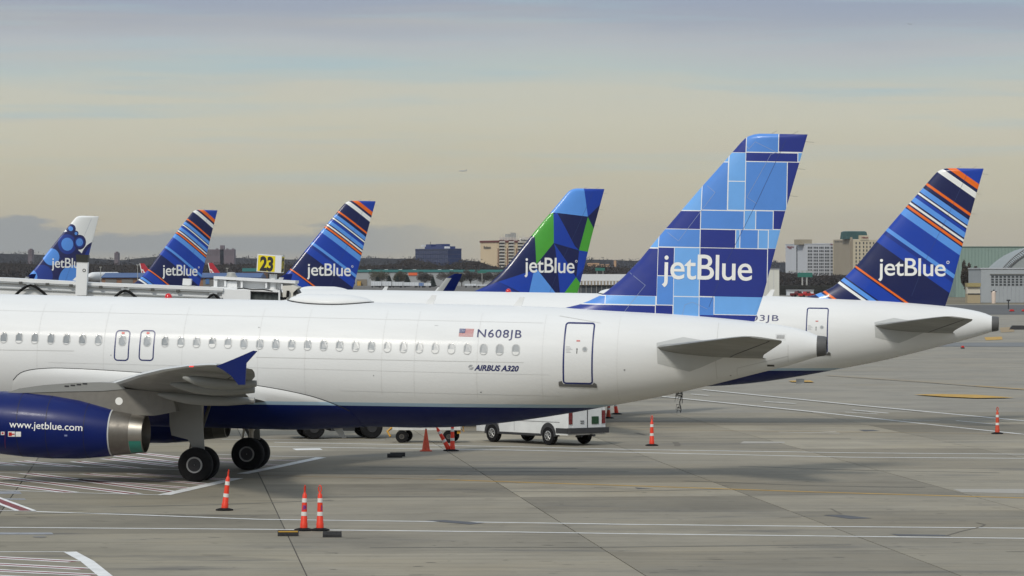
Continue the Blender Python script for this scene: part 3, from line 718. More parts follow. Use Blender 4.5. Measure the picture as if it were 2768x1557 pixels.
# rear doors
def rear_door(root, x0, x1, zb, zt, low=0.0):
    cx, cz, w, h = (x0+x1)/2, (zb+zt)/2, x1-x0, zt-zb
    v, fs, inner = ring_poly(cx, cz, w, h, .11, .052, 5)
    dr = drape(v, fs, HULL, 'door', NAVYLINE, root, .1)
    c = (cx+w*.22, zb+h*.57); n = 16
    for r0, r1, m, nm in ((.085, .055, FRAME, 'porthole_ring'), (.055, 0, PANE, 'porthole')):
        if r1: drape([(c[0]+r*math.cos(2*math.pi*i/n), c[1]+r*math.sin(2*math.pi*i/n)) for r in (r0, r1) for i in range(n)], [(i, (i+1) % n, (i+1) % n+n, i+n) for i in range(n)], HULL2, nm, m, dr, 1)
        else: drape(*fill([(c[0]+r0*math.cos(2*math.pi*i/n), c[1]+r0*math.sin(2*math.pi*i/n)) for i in range(n)]), HULL, nm, m, dr, 1)
    drape([(cx-.07, zb+h*.69), (cx+.05, zb+h*.69), (cx+.05, zb+h*.715), (cx-.07, zb+h*.715)], [(0, 1, 2, 3)], HULL, 'red_placard', mat('placard_red', S(190, 110, 105), .5), dr, 1)
    q = [(-.04, -.09), (-.015, -.09), (-.015, .05), (.0, .05), (-.027, .10), (-.055, .05), (-.04, .05)]
    drape(*fill([(cx-.01+a, zb+h*.54+b) for a, b in q]), HULL, 'arrow_mark', DARKLINE, dr, 1)
    pl = []; fs = []
    for r in range(5):
        y = zb+h*(.60-.022*r); o = len(pl); ln = .13+.09*((r*7) % 3)/2
        pl += [(x0+.09, y), (x0+.09+ln, y), (x0+.09+ln, y+.013), (x0+.09, y+.013)]; fs.append((o, o+1, o+2, o+3))
    drape(pl, fs, HULL, 'instruction_print', mat('print_grey', (.4, .4, .4, 1), .6), dr, 1)
    s = [(x0-.13, zb-.08), (x1+.12, zb-.10), (x1+.12, zb+.01), (x1+.03, zb+.07), (x1-.02, zb), (x0+.02, zb), (x0-.03, zb+.10), (x0-.13, zb+.07)]
    drape(s, [(0, 1, 4, 5), (1, 2, 3, 4), (0, 5, 6, 7)], on_hull(.02), 'sill_plate', mat('sill_grey', (.11, .11, .105, 1), .5), dr, .1)
a, b = FA.hull(*z6(1550, 380)), FA.hull(*z6(1850, 380)); t, bt = FA.hull(*z6(1700, 78)), FA.hull(*z6(1690, 692))
rear_door(A, a[0], b[0], bt[1], t[1]); rear_door(B, a[0], b[0], bt[1], t[1])
# registration, flag, maker's name
def hull_text(root, body, u0, u1, vtop, vbase, m, offset=.02, shear=0.0, name='lettering', f=FA):
    a = f.hull(u0, vbase); b = f.hull(u1, vbase); um = (u0+u1)/2; t = f.hull(um, vtop); bb = f.hull(um, vbase)
    vs, fs = text2d(body, offset, shear, 1.12 if 'JB' in body else 1.0); lo, hi = min(v[0] for v in vs), max(v[0] for v in vs); k = (b[0]-a[0])/(hi-lo); h = t[1]-bb[1]
    return drape([(a[0]+(x-lo)*k, bb[1]+y*h) for x, y in vs], fs, HULL, name, m, root, .2)
NAVYTXT = mat('print_navy', S(24, 32, 88), .4)
hull_text(fuA, 'N608JB', *[z6(695, 0)[0], z6(1137, 0)[0]], z6(0, 153)[1], z6(0, 230)[1], NAVYTXT, .010)
hull_text(fuB, 'N503JB', 1980, 2104.5, 851.5, 867, NAVYTXT, .004, f=FB)
hull_text(fuA, 'AIRBUS A320', z6(668, 0)[0], z6(1112, 0)[0], z6(0, 508)[1], z6(0, 560)[1], NAVYTXT, .035, .28)
cx, cz = FA.hull(*z6(636, 525)); pl = []; fs = []
for sgn, rr in ((1, .085), (1, .062), (1, .038), (-1, .085), (-1, .062), (-1, .038)):
    for i in range(10):
        a0, a1 = [math.radians((40 if sgn > 0 else 220)+150*(i+d)/10) for d in (0, 1)]; o = len(pl)
        pl += [(cx+r*math.cos(a), cz+r*math.sin(a)) for r, a in ((rr, a0), (rr, a1), (rr-.011, a1), (rr-.011, a0))]; fs.append((o, o+1, o+2, o+3))
drape(pl, fs, HULL, 'maker_emblem', mat('print_mid_grey', (.25, .26, .28, 1), .5), fuA, 1)
fx0, fz0 = FA.hull(*z6(513, 217)); fx1, fz1 = FA.hull(*z6(668, 145)); hgt = fz1-fz0; wid = fx1-fx0
def flagpt(q, r): return (fx0+wid*(q*.985+.015*r), fz0+hgt*r)
pl = []; fs = []
for i in range(13):
    if i % 2 == 0:
        o = len(pl); pl += [flagpt(0, i/13), flagpt(1, i/13), flagpt(1, (i+1)/13), flagpt(0, (i+1)/13)]; fs.append((o, o+1, o+2, o+3))
fl = drape(pl, fs, HULL, 'flag', mat('flag_red', S(178, 60, 60), .5), fuA, .3)
fl2 = drape([flagpt(0, 6/13), flagpt(.41, 6/13), flagpt(.41, 1), flagpt(0, 1)], [(0, 1, 2, 3)], HULL2, 'flag_canton', mat('flag_blue', S(40, 48, 110), .5), fuA, .3)
pl = []; fs = []
for r in range(5):
    for c in range(6):
        q0, r0 = .03+.063*c, 6/13+.06+r*.10; o = len(pl); pl += [flagpt(q0, r0), flagpt(q0+.025, r0), flagpt(q0+.025, r0+.05), flagpt(q0, r0+.05)]; fs.append((o, o+1, o+2, o+3))
drape(pl, fs, HULL3, 'flag_stars', PWHITE, fuA, 1)
# panel joints and small ports
def hline(u0, v0, u1, v1, w=.008, m=PANEL, nm='panel_joint', root=None):
    a, b = FA.hull(u0, v0), FA.hull(u1, v1); d = Vector((b[0]-a[0], b[1]-a[1])).normalized(); n = Vector((-d.y, d.x))*w
    drape([(a[0]+n.x, a[1]+n.y), (b[0]+n.x, b[1]+n.y), (b[0]-n.x, b[1]-n.y), (a[0]-n.x, a[1]-n.y)], [(0, 1, 2, 3)], HULL, nm, m, root or fuA, .15)
for q in ((z3(-200, 349), z3(735, 362)), (z6(-1500, 425), z6(1160, 478)), (z6(1518, 14), z6(1925, 86)), (z8(905, 300), z8(868, 660)), (z8(862, 670), z8(885, 930)), (z8(1075, 790), z8(1585, 670)), (z8(1075, 790), z8(1082, 890)), (z8(1583, 560), z8(1590, 765))):
    hline(*q[0], *q[1])
FAINT = mat('skin_joint', (.60, .60, .585, 1), .6)
for s_ in (11.6, 13.9, 16.6, 19.2, 20.8, 23.4, 24.5, 26.6, 28.75, 31.2):
    drape([(s_-ST0-.007, 2.9), (s_-ST0+.007, 2.9), (s_-ST0+.007, 5.7), (s_-ST0-.007, 5.7)], [(0, 1, 2, 3)], on_hull(.004), 'skin_joint', FAINT, fuA, .12)
for z_, s0_, s1_ in ((5.42, 8.5, 28.7), (3.72, 12, 29), (3.02, 22, 29.4)):
    drape([(s0_-ST0, z_-.006), (s1_-ST0, z_-.006), (s1_-ST0, z_+.006), (s0_-ST0, z_+.006)], [(0, 1, 2, 3)], on_hull(.004), 'skin_joint', FAINT, fuA, .3)
for u_, v_, w_, h_ in ((1688, 1000, .05, .05), (1010, 925+90, .03, .03), (1975, 1015, .05, .03), (560, 1110-30, .04, .04), (300, 960, .03, .03), (1300, 1060, .05, .03), (1180, 880, .12, .006), (700, 885, .05, .02)):
    x, z = FA.hull(u_, v_); drape([(x-w_/2, z-h_/2), (x+w_/2, z-h_/2), (x+w_/2, z+h_/2), (x-w_/2, z+h_/2)], [(0, 1, 2, 3)], HULL, 'access_port', mat('port_grey', (.25, .25, .25, 1), .6), fuA, 1)
x, z = FA.hull(*z8(1508, 482))
v, fs, inner = ring_poly(x, z, .34, .19, .02, .006, 3); g_ = drape(v, fs, HULL, 'grille', PANEL, fuA, .2)
pl = []; fs = []
for i in range(8):
    o = len(pl); q = x-.125+.033*i; pl += [(q, z-.06), (q+.014, z-.06), (q+.014, z+.06), (q, z+.06)]; fs.append((o, o+1, o+2, o+3))
drape(pl, fs, HULL2, 'louvre', DARKLINE, fuA, 1)
x, z = FA.hull(*z8(1410, 765)); v, fs, inner = ring_poly(x, z, .27, .10, .03, .02, 3)
drape(*fill(inner), HULL, 'vent', mat('vent_dark', (.05, .045, .04, 1), .5), fuA, .2)
def plate(root):
    pts = [FA.hull(*z8(*p)) for p in ((275, 540), (540, 482), (775, 522), (1010, 655), (860, 720), (705, 788), (600, 825), (285, 745))]
    drape(*fill(pts), HULL, 'trim_plate', PLATE, root, .12)
plate(fuA); plate(fuB)
# rubber strap hanging under the tail
st = MB(); p0 = FA.inv(*z8(520, 1022)); p1 = FA.inv(*z8(508, 1232))
path = [Vector((p0[0]+(p1[0]-p0[0])*q+.03*math.sin(9*q), 0, p0[1]+(p1[1]-p0[1])*q)) for q in [i/8 for i in range(9)]]
st.tube(path, .018, 6)
for i in range(22):
    q = rnd.random()**1.6; p = path[0].lerp(path[-1], q); sx = -1 if rnd.random() < .75 else .25; L = (.10+.13*rnd.random())*(1-.3*q)
    st.tube([p, p+Vector((sx*L*.8, rnd.uniform(-.04, .04), .03)), p+Vector((sx*L, rnd.uniform(-.05, .05), -L*.9))], [.012, .011, .005], 5)
build('frayed_tail_strap', st, DARKLINE, A)
px_ = FB.inv(*z8(1702, 928), -.3); build('belly_hatch', MB().box((px_[0], -.3, px_[1]+.02), (.36, .10, .24)), PLATE, B)
# engine print
NACF = nac_surface(-5.75)
def nac_inv(px, py):
    l = -6.7
    for _ in range(5):
        x, z = FA.inv(*z3(px, py), l); l = NACF(x, z).y
    return x, z
e_near = [o for o in A.children if o.name.startswith('engine')][0]
a, b, t = nac_inv(92, 1122), nac_inv(818, 1158), nac_inv(470, 1068); bs = nac_inv(455, 1138)
vs, fs = text2d('www.jetblue.com', .004); lo, hi = min(v[0] for v in vs), max(v[0] for v in vs); k = (b[0]-a[0])/(hi-lo); h = (t[1]-bs[1])*.98
drape([(a[0]+(x-lo)*k, a[1]+(b[1]-a[1])*(x-lo)/(hi-lo)+y*h) for x, y in vs], fs, NACF, 'lettering', PWHITE, e_near, .12)
def nac_rect(x0, y0, x1, y1, m, nm, off=0):
    p = [nac_inv(*q) for q in ((x0, y1), (x1, y1), (x1, y0), (x0, y0))]
    drape(*fill(p), (lambda x, z: NACF(x, z)+Vector((0, -off, 0))), nm, m, e_near, .1)
nac_rect(80, 1163, 148, 1215, PWHITE, 'warning_label'); nac_rect(155, 1165, 208, 1215, PWHITE, 'warning_text_label')
nac_rect(86, 1172, 118, 1208, RED, 'warning_mark', .004); nac_rect(118, 1184, 144, 1196, RED, 'warning_mark', .004)
nac_rect(52, 1160, 57, 1330, mat('dark_red', S(110, 25, 40), .5), 'warning_line'); nac_rect(8, 1165, 44, 1198, PWHITE, 'warning_disc'); nac_rect(16, 1172, 36, 1190, RED, 'warning_mark', .004)
nac_rect(640, 1195, 668, 1212, mat('print_dim', S(120, 130, 170), .5), 'small_label')
# underwing disc on the pylon, teal mark on the nozzle, light at the wing tip
pa = FA.inv(*z3(1182, 862), -5.98); py = MB(); py.lathe([(.0025, -.004), (.125, -.004), (.125, .004)], (pa[0], -5.97, pa[1]), 'y', 20)
build('white_disc', py, PWHITE, [o for o in A.children if o.name.startswith('pylon')][0])
for i in range(4):
    q0 = FA.inv(*z3(640+60*i, 712-8*i), -6.0); build('vent_slot', MB().box((q0[0]+.08, -5.992, q0[1]), (.15, .02, .045)), DARKLINE, [o for o in A.children if o.name.startswith('pylon')][0])
tm = MB(); rr = []
for s, z, r in ((15.99, 1.605, .670), (16.38, 1.60, .622)):
    rr.append([(s-ST0, -5.75-(r+.004)*math.cos(q), z-(r+.004)*math.sin(q)) for q in [math.radians(20+6*i) for i in range(9)]])
tm.loft(rr, caps=False, closed=False); build('teal_mark', tm, TEAL, e_near)
xl, zl = FA.inv(*z3(1895, 517), -14.6)
build('navigation_light', MB().box((xl+.02, -14.6, zl), (.12, .05, .03)), mat('nav_red', S(150, 20, 25), .2, emit=((1, .05, .04, 1), 1.5)), A)

# ------------------------------------------------------------------ ground
def concrete(name, base, tint, dark=.55, rand=True):
    m = bpy.data.materials.new(name); m.use_nodes = True; t = NT(m.node_tree); b = t.n['Principled BSDF']
    pos = t.new('ShaderNodeNewGeometry').outputs['Position']
    big = t.noise(t.map(pos, (.06, .04, .05)), 1.0, 4, .6); col = t.mix(t.range(big, .32, .66), base, tint)
    K = lambda a, b, c: (base[0]*a, base[1]*b, base[2]*c, 1)
    blo = t.noise(t.map(pos, (.22, .16, 1), (11, 4, 0)), 1.0, 5, .62); col = t.mix(t.math('MULTIPLY', t.range(blo, .44, .70), .55), col, K(.60, .60, .61))
    wrm = t.noise(t.map(pos, (.10, .13, 1), (3, 9, 0)), 1.0, 4, .6); col = t.mix(t.math('MULTIPLY', t.range(wrm, .50, .70), .45), col, K(1.28, 1.18, 1.0))
    stk = t.noise(t.map(pos, (.16, 1.3, 1), rot=(0, 0, .1)), 1.0, 6, .62); col = t.mix(t.math('MULTIPLY', t.range(stk, .48, .72), .5), col, K(.55, .54, .52))
    fine = t.noise(t.map(pos, (1.6, 5, 1)), 1.0, 5, .7); col = t.mix(t.math('MULTIPLY', t.range(fine, .42, .72), .34), col, K(1.3, 1.29, 1.24))
    spk = t.noise(t.map(pos, (1.6, 4, 1), (7, 3, 0)), 1.0, 3, .55); col = t.mix(t.math('MULTIPLY', t.range(spk, .66, .72), .5), col, K(.40, .39, .38))
    oil = t.noise(t.map(pos, (.12, .42, 1), (1.5, 8.2, 0)), 1.0, 6, .62); col = t.mix(t.math('MULTIPLY', t.range(oil, .57, .72), dark), col, (.060, .055, .046, 1))
    if rand:
        rn = t.new('ShaderNodeObjectInfo').outputs['Random']; k = t.range(rn, 0, 1, .74, 1.20)
        sc_ = t.new('ShaderNodeVectorMath', operation='SCALE'); t.l.new(col, sc_.inputs[0]); t.l.new(k, sc_.inputs['Scale']); col = sc_.outputs[0]
    t.l.new(col, b.inputs['Base Color']); t.l.new(t.range(oil, .5, .75, .85, .55), b.inputs['Roughness']); b.inputs['Specular IOR Level'].default_value = .3
    return m
CONC = concrete('apron_concrete', (.224, .203, .158, 1), (.284, .254, .194, 1), .8)
CONC2 = concrete('far_concrete', (.235, .218, .182, 1), (.28, .257, .21, 1), .35, False)
CONC_DARK = concrete('darker_apron_concrete', (.188, .170, .128, 1), (.235, .21, .158, 1), .85)  # darker, slightly browner tone for the slab columns on the left
JOINT = mat('joint_filler', (.075, .07, .06, 1), .9)
def sheet(name, pts, m, z=0.0, parent=None, kind=None):
    o = build(name, MB().add([(p[0], p[1], z) for p in pts], [list(range(len(pts)))]), m, parent, fix=False)
    if o.data.polygons[0].normal.z < 0: o.data.flip_normals()
    if kind: o['kind'] = kind
    return o
e1, e2 = Vector((.9958, .0918)), Vector((.0918, -.9958))
EC = [-27.6, -20, -12.3, -4.67, 3.19, 10.80, 17.88, 24.66, 31.6, 38.6, 45.7]
ET = [-84-7.62*i for i in range(-1, 14)]
def ep(c, t): return e1*c+e2*t
apron = sheet('apron', [ep(-27.6, -76.4), ep(45.7, -76.4), ep(45.7, -183.0), ep(-27.6, -183.0)], JOINT, -.02, kind='structure')
for i in range(len(EC)-1):
    for j in range(len(ET)-1):
        t0, t1 = ET[j], ET[j+1]; c0, c1 = EC[i]+.017, EC[i+1]-.017; a, b = min(t0, t1)+.012, max(t0, t1)-.012
        if i < 3 and j in (2, 3, 4): parts = [(c0, (c0+c1)/2-.02), ((c0+c1)/2+.02, c1)]
        else: parts = [(c0, c1)]
        for p0, p1 in parts:
            cc = ep((p0+p1)/2, (a+b)/2); hw, hh = (p1-p0)/2, (b-a)/2
            mb = MB(); q = []
            for z in (-.2, rnd.uniform(-.0015, .0015)): q += [(*(e1*x+e2*y), z) for x, y in ((-hw, -hh), (hw, -hh), (hw, hh), (-hw, hh))]
            mb.add(q, [(4, 5, 6, 7), (0, 1, 5, 4), (1, 2, 6, 5), (2, 3, 7, 6), (3, 0, 4, 7)])
            build('concrete_slab', mb, CONC_DARK if i < 4 else CONC, apron, loc=(cc.x, cc.y, 0))
far_c = sheet('ground', [(-9000, 20), (9000, 20), (9000, 14000), (-9000, 14000)], CONC2, -.05, kind='structure')
ASPH = mat('asphalt', (.085, .085, .083, 1), .9, var=.25, vscale=.05); GRASS = mat('winter_grass', (.16, .135, .085, 1), 1, var=.3, vscale=.03)
def band(name, v0, v1, m, z, u0=-4000, u1=7000):
    return sheet(name, [GR(u0, v1), GR(u1, v1), GR(u1, v0), GR(u0, v0)], m, z, kind='structure')
band('runway', 824, 850, ASPH, -.03); band('grass_strip', 800, 822, GRASS, -.03); band('taxiway', 925, 936, mat('taxiway_grey', (.16, .165, .165, 1), .9, var=.2, vscale=.1), -.03, 2300)
band('far_field', 760, 799, mat('field_grey', (.12, .11, .095, 1), 1, var=.3, vscale=.01), -.03)

PWL = mat('line_white', (.72, .72, .70, 1), .7, var=.28, vscale=1.6); PYL = mat('line_yellow', (.46, .27, .04, 1), .7, var=.25, vscale=1.2); PYF = mat('line_faded_ochre', (.30, .22, .12, 1), .8, var=.3, vscale=.8)
PRED = mat('line_red', (.20, .045, .045, 1), .75, var=.25, vscale=1.5)
LZ = [.006]
def gline(name, pts, w, m, z=.005):
    """painted line along ground points seen at these photo pixels"""
    P = [GR(*p) for p in pts]; L = []; R = []
    for i, p in enumerate(P):
        d = (P[min(i+1, len(P)-1)]-P[max(i-1, 0)]).to_2d().normalized(); n = Vector((-d.y, d.x))*w/2
        L.append((p.x+n.x, p.y+n.y, z)); R.append((p.x-n.x, p.y-n.y, z))
    k = len(P); o = build(name, MB().add(L+R, [(i, i+1, i+1+k, i+k) for i in range(k-1)]), m, apron, fix=False)
    if o.data.polygons[0].normal.z < 0: o.data.flip_normals()
    return o
gline('white_line', [(96, 1383), (400, 1393), (700, 1404), (1400, 1413), (1700, 1417.7), (2300, 1424), (2900, 1429)], .21, PWL)
gline('white_line', [(-60, 1425.5), (300, 1428), (700, 1431), (1400, 1438.4), (1700, 1443), (2300, 1450), (2900, 1457)], .21, PWL)
gline('white_line', [(741, 1195.6), (1400, 1208), (1700, 1215), (2300, 1224), (2900, 1229)], .23, PWL)
gline('white_line', [(700, 1207), (1400, 1217), (1700, 1223), (2300, 1236), (2900, 1240)], .23, PWL)
gline('white_line', [(600, 1188), (860, 1189), (1040, 1189.5)], .14, PWL)
gline('white_line', [(1783, 1070.7), (2200, 1113), (2500, 1146), (2900, 1188)], .21, PWL)
gline('white_line', [(1899, 1053), (2330, 1096), (2900, 1150)], .21, PWL)
gline('yellow_line', [(1180, 1296), (1400, 1303.5), (1700, 1313), (2200, 1330), (2900, 1350)], .30, PYL)
gline('faded_line', [(700, 1285), (950, 1291), (1180, 1296)], .20, PYF)
gline('faded_line', [(1700, 1161), (2100, 1166), (2500, 1170), (2900, 1176)], .22, PYF)
gline('faded_line', [(2231, 1014), (2500, 1032), (2640, 1043)], .30, PYF); gline('yellow_line', [(2640, 1043), (2768, 1052), (2900, 1060)], .40, PYL)
for a, b in (((2065, 1085), (2150, 1091)), ((1868, 1065), (1915, 1069)), ((2305, 1108), (2402, 1117)), ((2285, 1114), (2372, 1119)), ((2440, 1135), (2540, 1138)), ((2585, 1137), (2690, 1147)), ((2105, 1168), (2270, 1171)), ((2215, 1167), (2260, 1167))):
    gline('worn_paint_dash', [a, b], .16, PWL)
def gpoly(name, pts, m, z=.005): return sheet(name, [GR(*p) for p in pts], m, z, apron)
gpoly('yellow_block', [(2470, 1066.5), (2540, 1065), (2640, 1067), (2742, 1075), (2640, 1076), (2550, 1072)], PYL)
gpoly('yellow_block', [(2131, 1029), (2190, 1028), (2200, 1033), (2140, 1032)], PYL)
gpoly('yellow_block', [(2661, 911), (2708, 909), (2710, 917), (2665, 919)], PYL, -.025); gpoly('ochre_block', [(2702, 885), (2738, 883), (2742, 896), (2706, 898)], PYF, -.025)
PATCH = mat('asphalt_patch', (.085, .088, .095, 1), .9, var=.15, vscale=2)
gpoly('asphalt_patch', [(1150, 1408), (1200, 1406), (1310, 1414), (1270, 1418)], PATCH, .0075); gpoly('asphalt_patch', [(2225, 1393), (2275, 1392), (2358, 1401), (2300, 1403)], PATCH)
gpoly('asphalt_patch', [(2410, 1444), (2555, 1446), (2572, 1450), (2428, 1449)], PATCH); gpoly('asphalt_patch', [(2320, 1162), (2360, 1162), (2378, 1165), (2335, 1166)], PATCH)
gpoly('asphalt_patch', [(1715, 1318), (1740, 1320), (1768, 1322), (1725, 1322)], PATCH, .006)
gpoly('pale_patch', [(2010, 1193), (2120, 1194), (2122, 1198), (2000, 1199)], mat('pale_concrete', (.33, .31, .27, 1), .9, var=.1, vscale=2))
gpoly('pale_patch', [(2575, 1322), (2768, 1322), (2768, 1334), (2600, 1331)], mat('pale_concrete', (.33, .31, .27, 1), .9))
CRK = mat('crack_filler', (.12, .105, .08, 1), .9)
gline('crack', [(2555, 1449), (2600, 1436), (2650, 1425), (2662, 1418), (2640, 1413)], .07, CRK, .0065)
gline('crack', [(1245, 1285), (1262, 1283)], .05, CRK); gline('crack', [(1825, 1195), (1832, 1202), (1830, 1206)], .25, CRK); gline('crack', [(1720, 1170), (1745, 1177)], .2, CRK)
gline('crack', [(2245, 1375), (2275, 1390), (2230, 1392)], .06, CRK)
gline('tyre_mark', [(40, 1391), (200, 1387), (330, 1389), (500, 1392)], .10, mat('rubber_mark', (.10, .095, .085, 1), .9), .0065)
sm_ = MB(); rs_ = random.Random(3)
for i in range(260):
    u, v = rs_.uniform(-20, 2790), 1180+375*rs_.random()**.8; p = GR(u, v); L = rs_.uniform(.08, .5)*(2.2 if rs_.random() < .12 else 1); w = rs_.uniform(.02, .07)*(1+L); a = rs_.gauss(.0, .25)
    n = 7; sm_.add([(p.x+L/2*math.cos(t)*rs_.uniform(.7, 1)*math.cos(a)-w/2*math.sin(t)*math.sin(a), p.y+L/2*math.cos(t)*math.sin(a)+w/2*math.sin(t)*rs_.uniform(.6, 1), .0042) for t in [2*math.pi*k/n for k in range(n)]], [list(range(n))])
sf = build('scuff_marks', sm_, mat('scuff_dark', (.095, .088, .072, 1), .9), apron, fix=False); sf['kind'] = 'stuff'
TYM = mat('tyre_streak', (.165, .153, .122, 1), .9, var=.3, vscale=.8)
for (a, b) in (((900, 1268), (1700, 1275)), ((980, 1262), (1560, 1266)), ((1250, 1330), (2000, 1322)), ((1850, 1300), (2500, 1318)), ((300, 1370), (900, 1352)), ((1000, 1480), (2300, 1472)), ((2000, 1260), (2700, 1278)), ((1480, 1180), (2300, 1186))):
    gline('tyre_streak', [a, ((a[0]+b[0])/2, (a[1]+b[1])/2+3), b], .26, TYM, .0046)
# hatched keep-clear areas
def z4(x, y): return x/3.65, 1160+y/3.65
def hatch(edge_pts, stripes, w=.14):
    for (a, b) in stripes:
        A0, B0 = GR(*z4(*a)), GR(*z4(*b)); d = (B0-A0).to_2d().normalized(); n = Vector((-d.y, d.x))
        for off, ww, m, nm in ((-.21, .17, PWL, 'white_stripe'), (0, .25, PRED, 'red_stripe'), (.21, .17, PWL, 'white_stripe')):
            P = [A0.to_2d()+n*off, B0.to_2d()+n*off]; q = [P[0]+n*ww/2, P[1]+n*ww/2, P[1]-n*ww/2, P[0]-n*ww/2]
            sheet(nm, q, m, .005, apron)
hatch(None, [((-200, 445), (1330, 640)), ((-200, 512), (700, 625)), ((250, 436), (1700, 620)), ((750, 495), (1880, 585)), ((850, 442), (2050, 545)), ((1150, 262), (1780, 335)), ((1400, 240), (1830, 290)), ((200, 315), (760, 372)), ((760, 320), (1330, 385)), ((-100, 325), (200, 355)),
             ((1050, 292), (1780, 372)), ((1300, 440), (2240, 498))])
gline('white_line', [z4(-150, 596), z4(700, 628), z4(1600, 652)], .16, PWL, .0085); gline('thick_white_line', [z4(1620, 650), z4(2340, 486)], .42, PWL, .0085)
gline('white_line', [z4(-100, 358), z4(760, 372), z4(1780, 402)], .14, PWL, .0085); gline('white_line', [z4(-100, 430), z4(800, 448)], .12, PWL, .0085)
gline('thick_white_line', [(655, 1281), (760, 1260), (868, 1237)], .40, PWL, .0085); gline('white_line', [(560, 1228), (745, 1233.5), (870, 1236.5)], .14, PWL, .0085)
for a, b in (((570, 1246), (772, 1259)), ((560, 1238), (805, 1246))):
    A0, B0 = GR(*a).to_2d(), GR(*b).to_2d(); d = (B0-A0).normalized(); n = Vector((-d.y, d.x))
    for off, ww, m, nm in ((-.17, .1, PWL, 'white_stripe'), (0, .2, PRED, 'red_stripe'), (.17, .1, PWL, 'white_stripe')):
        sheet(nm, [A0+n*(off+ww/2), B0+n*(off+ww/2), B0+n*(off-ww/2), A0+n*(off-ww/2)], m, .005, apron)
hatch(None, [((-300, 1252), (740, 1308)), ((-300, 1318), (840, 1380)), ((-300, 1383), (940, 1440)), ((-300, 1440), (1060, 1500))])
gline('white_line', [z4(-300, 1213), z4(650, 1213)], .13, PWL, .0085); gline('thick_white_line', [z4(690, 1213), z4(860, 1305), z4(1075, 1480)], .32, PWL, .0085)
cb = [GR(*z4(*p)) for p in ((-120, 660), (0, 700), (130, 760), (235, 803))]
gline('red_band', [z4(-150, 640), z4(0, 712), (z4(240, 805))], .42, PRED, .005); gline('white_line', [z4(-150, 660), z4(0, 740), z4(170, 805)], .14, PWL, .0085); gline('white_line', [z4(-100, 640), z4(0, 682), z4(340, 808)], .14, PWL, .0085)
gline('white_line', [z4(-200, 800), z4(340, 812)], .12, PWL, .0085)
for (x0, y0, x1, y1) in ((-200, 615, 215, 640), (20, 685, 260, 698), (-100, 1022, 530, 1040)): gpoly('faded_ground_text', [z4(x0, y0), z4(x1-20, y0), z4(x1, y1), z4(x0, y1)], mat('faded_blue_grey', (.27, .28, .30, 1), .8, var=.4, vscale=4), .006)
gpoly('manhole_cover', [z4(390+70*math.cos(a), 1064+10*math.sin(a)) for a in [2*math.pi*i/20 for i in range(20)]], mat('manhole_iron', (.16, .15, .13, 1), .7), .0085)
gpoly('faded_ground_text', [(790, 1213), (865, 1212), (872, 1216), (800, 1217)], PWL, .006)

# ------------------------------------------------------------------ cones, posts, chocks
ORANGE = mat('cone_orange', S(220, 54, 20), .5, var=.12, vscale=9); ORANGED = mat('cone_orange_worn', S(192, 66, 34), .6, var=.25, vscale=9); REFL = mat('reflective_band', S(214, 212, 206), .35, var=.12, vscale=14)
PRB = mat('print_blue', S(60, 50, 140), .5)
def delineator(base, hpx_top, label, letters=None, lean=(0, 0), sleeve=True, handle_turn=0.0, faded=False):
    p = GR(*base); H = 1.22 if hpx_top is None else (base[1]-hpx_top)/(F/p.y)
    o = empty('delineator_post', p); tag(o, label, 'traffic post', 'orange delineator posts on the apron')
    k = H/1.22; L = Matrix.Rotation(math.radians(lean[0]), 4, 'Y') @ Matrix.Rotation(math.radians(lean[1]), 4, 'X')
    bs = MB(); n = 8
    bs.lathe([(.255, 0), (.255, .035), (.20, .055), (.11, .075)], (0, 0, .0015), 'z', 8); build('rubber_base', bs, BLACK, o)
    prof = [(.100, .05), (.098, .20), (.088, .22), (.084, .36), (.078, .37), (.074, .50), (.068, .72), (.066, .735), (.058, .96), (.04, .985), (.027, 1.03), (.022, 1.06)]
    body = MB().lathe([(r, h*k) for r, h in prof], (0, 0, 0), 'z', 18); bo = build('tube', body, ORANGED if faded else ORANGE, o, True); bo.matrix_local = L
    for h0, h1 in ((.40, .505), (.755, .865)):
        rr = np.interp([h0, h1], [q[1] for q in prof], [q[0] for q in prof])
        b2 = build('reflective_band', MB().lathe([(rr[0]+.005, h0*k), (rr[1]+.005, h1*k)], (0, 0, 0), 'z', 18), REFL, o, True); b2.matrix_local = L
    hd = MB(); hd.tube([(x, 0, (1.04+z)*k) for x, z in ((-.028, 0), (-.036, .06), (-.034, .12), (-.018, .155), (0, .165), (.018, .155), (.034, .12), (.036, .06), (.028, 0))], .016, 7)
    h = build('handle', hd, ORANGED if faded else ORANGE, o, True); h.matrix_local = L @ Matrix.Rotation(handle_turn, 4, 'Z')
    if letters:
        body, az = letters; vs, fs = text2d(body, .02); lo, hi = min(v[0] for v in vs), max(v[0] for v in vs)
        lt = drape([((x-(lo+hi)/2)*.085, y*.095) for x, y in vs], fs, lambda x, z: Vector((.078*math.sin(x/.075+az), -.078*math.cos(x/.075+az), .58*k+z)), 'letters', PRB, o, .03); lt.matrix_local = L
    return o
delineator((606.8, 1380), 1268.2, 'leaning orange delineator post beside the landing gear wheels', lean=(6, 0), handle_turn=1.4)
delineator((821, 1434.5), 1310.6, 'orange delineator post lettered JB, left of the pair by the chocks', ('JB', .05), lean=(1.6, 0), handle_turn=1.3)
delineator((865, 1434.5), 1310.6, 'orange delineator post right of the pair by the chocks', ('J', .5))
delineator((1762, 1205), 1122.8, 'upright orange delineator post standing alone right of the van')
delineator((2696, 1173), 1099.7, 'lone red delineator post near the right edge of the apron', faded=True)
delineator((1644.7, 1131), None, 'darker delineator post just right of the van, half hidden by the tail', lean=(1, 0), faded=True)
delineator((1667, 1120), None, 'slumped delineator post behind the van, half hidden by the tail', lean=(-8, 0))
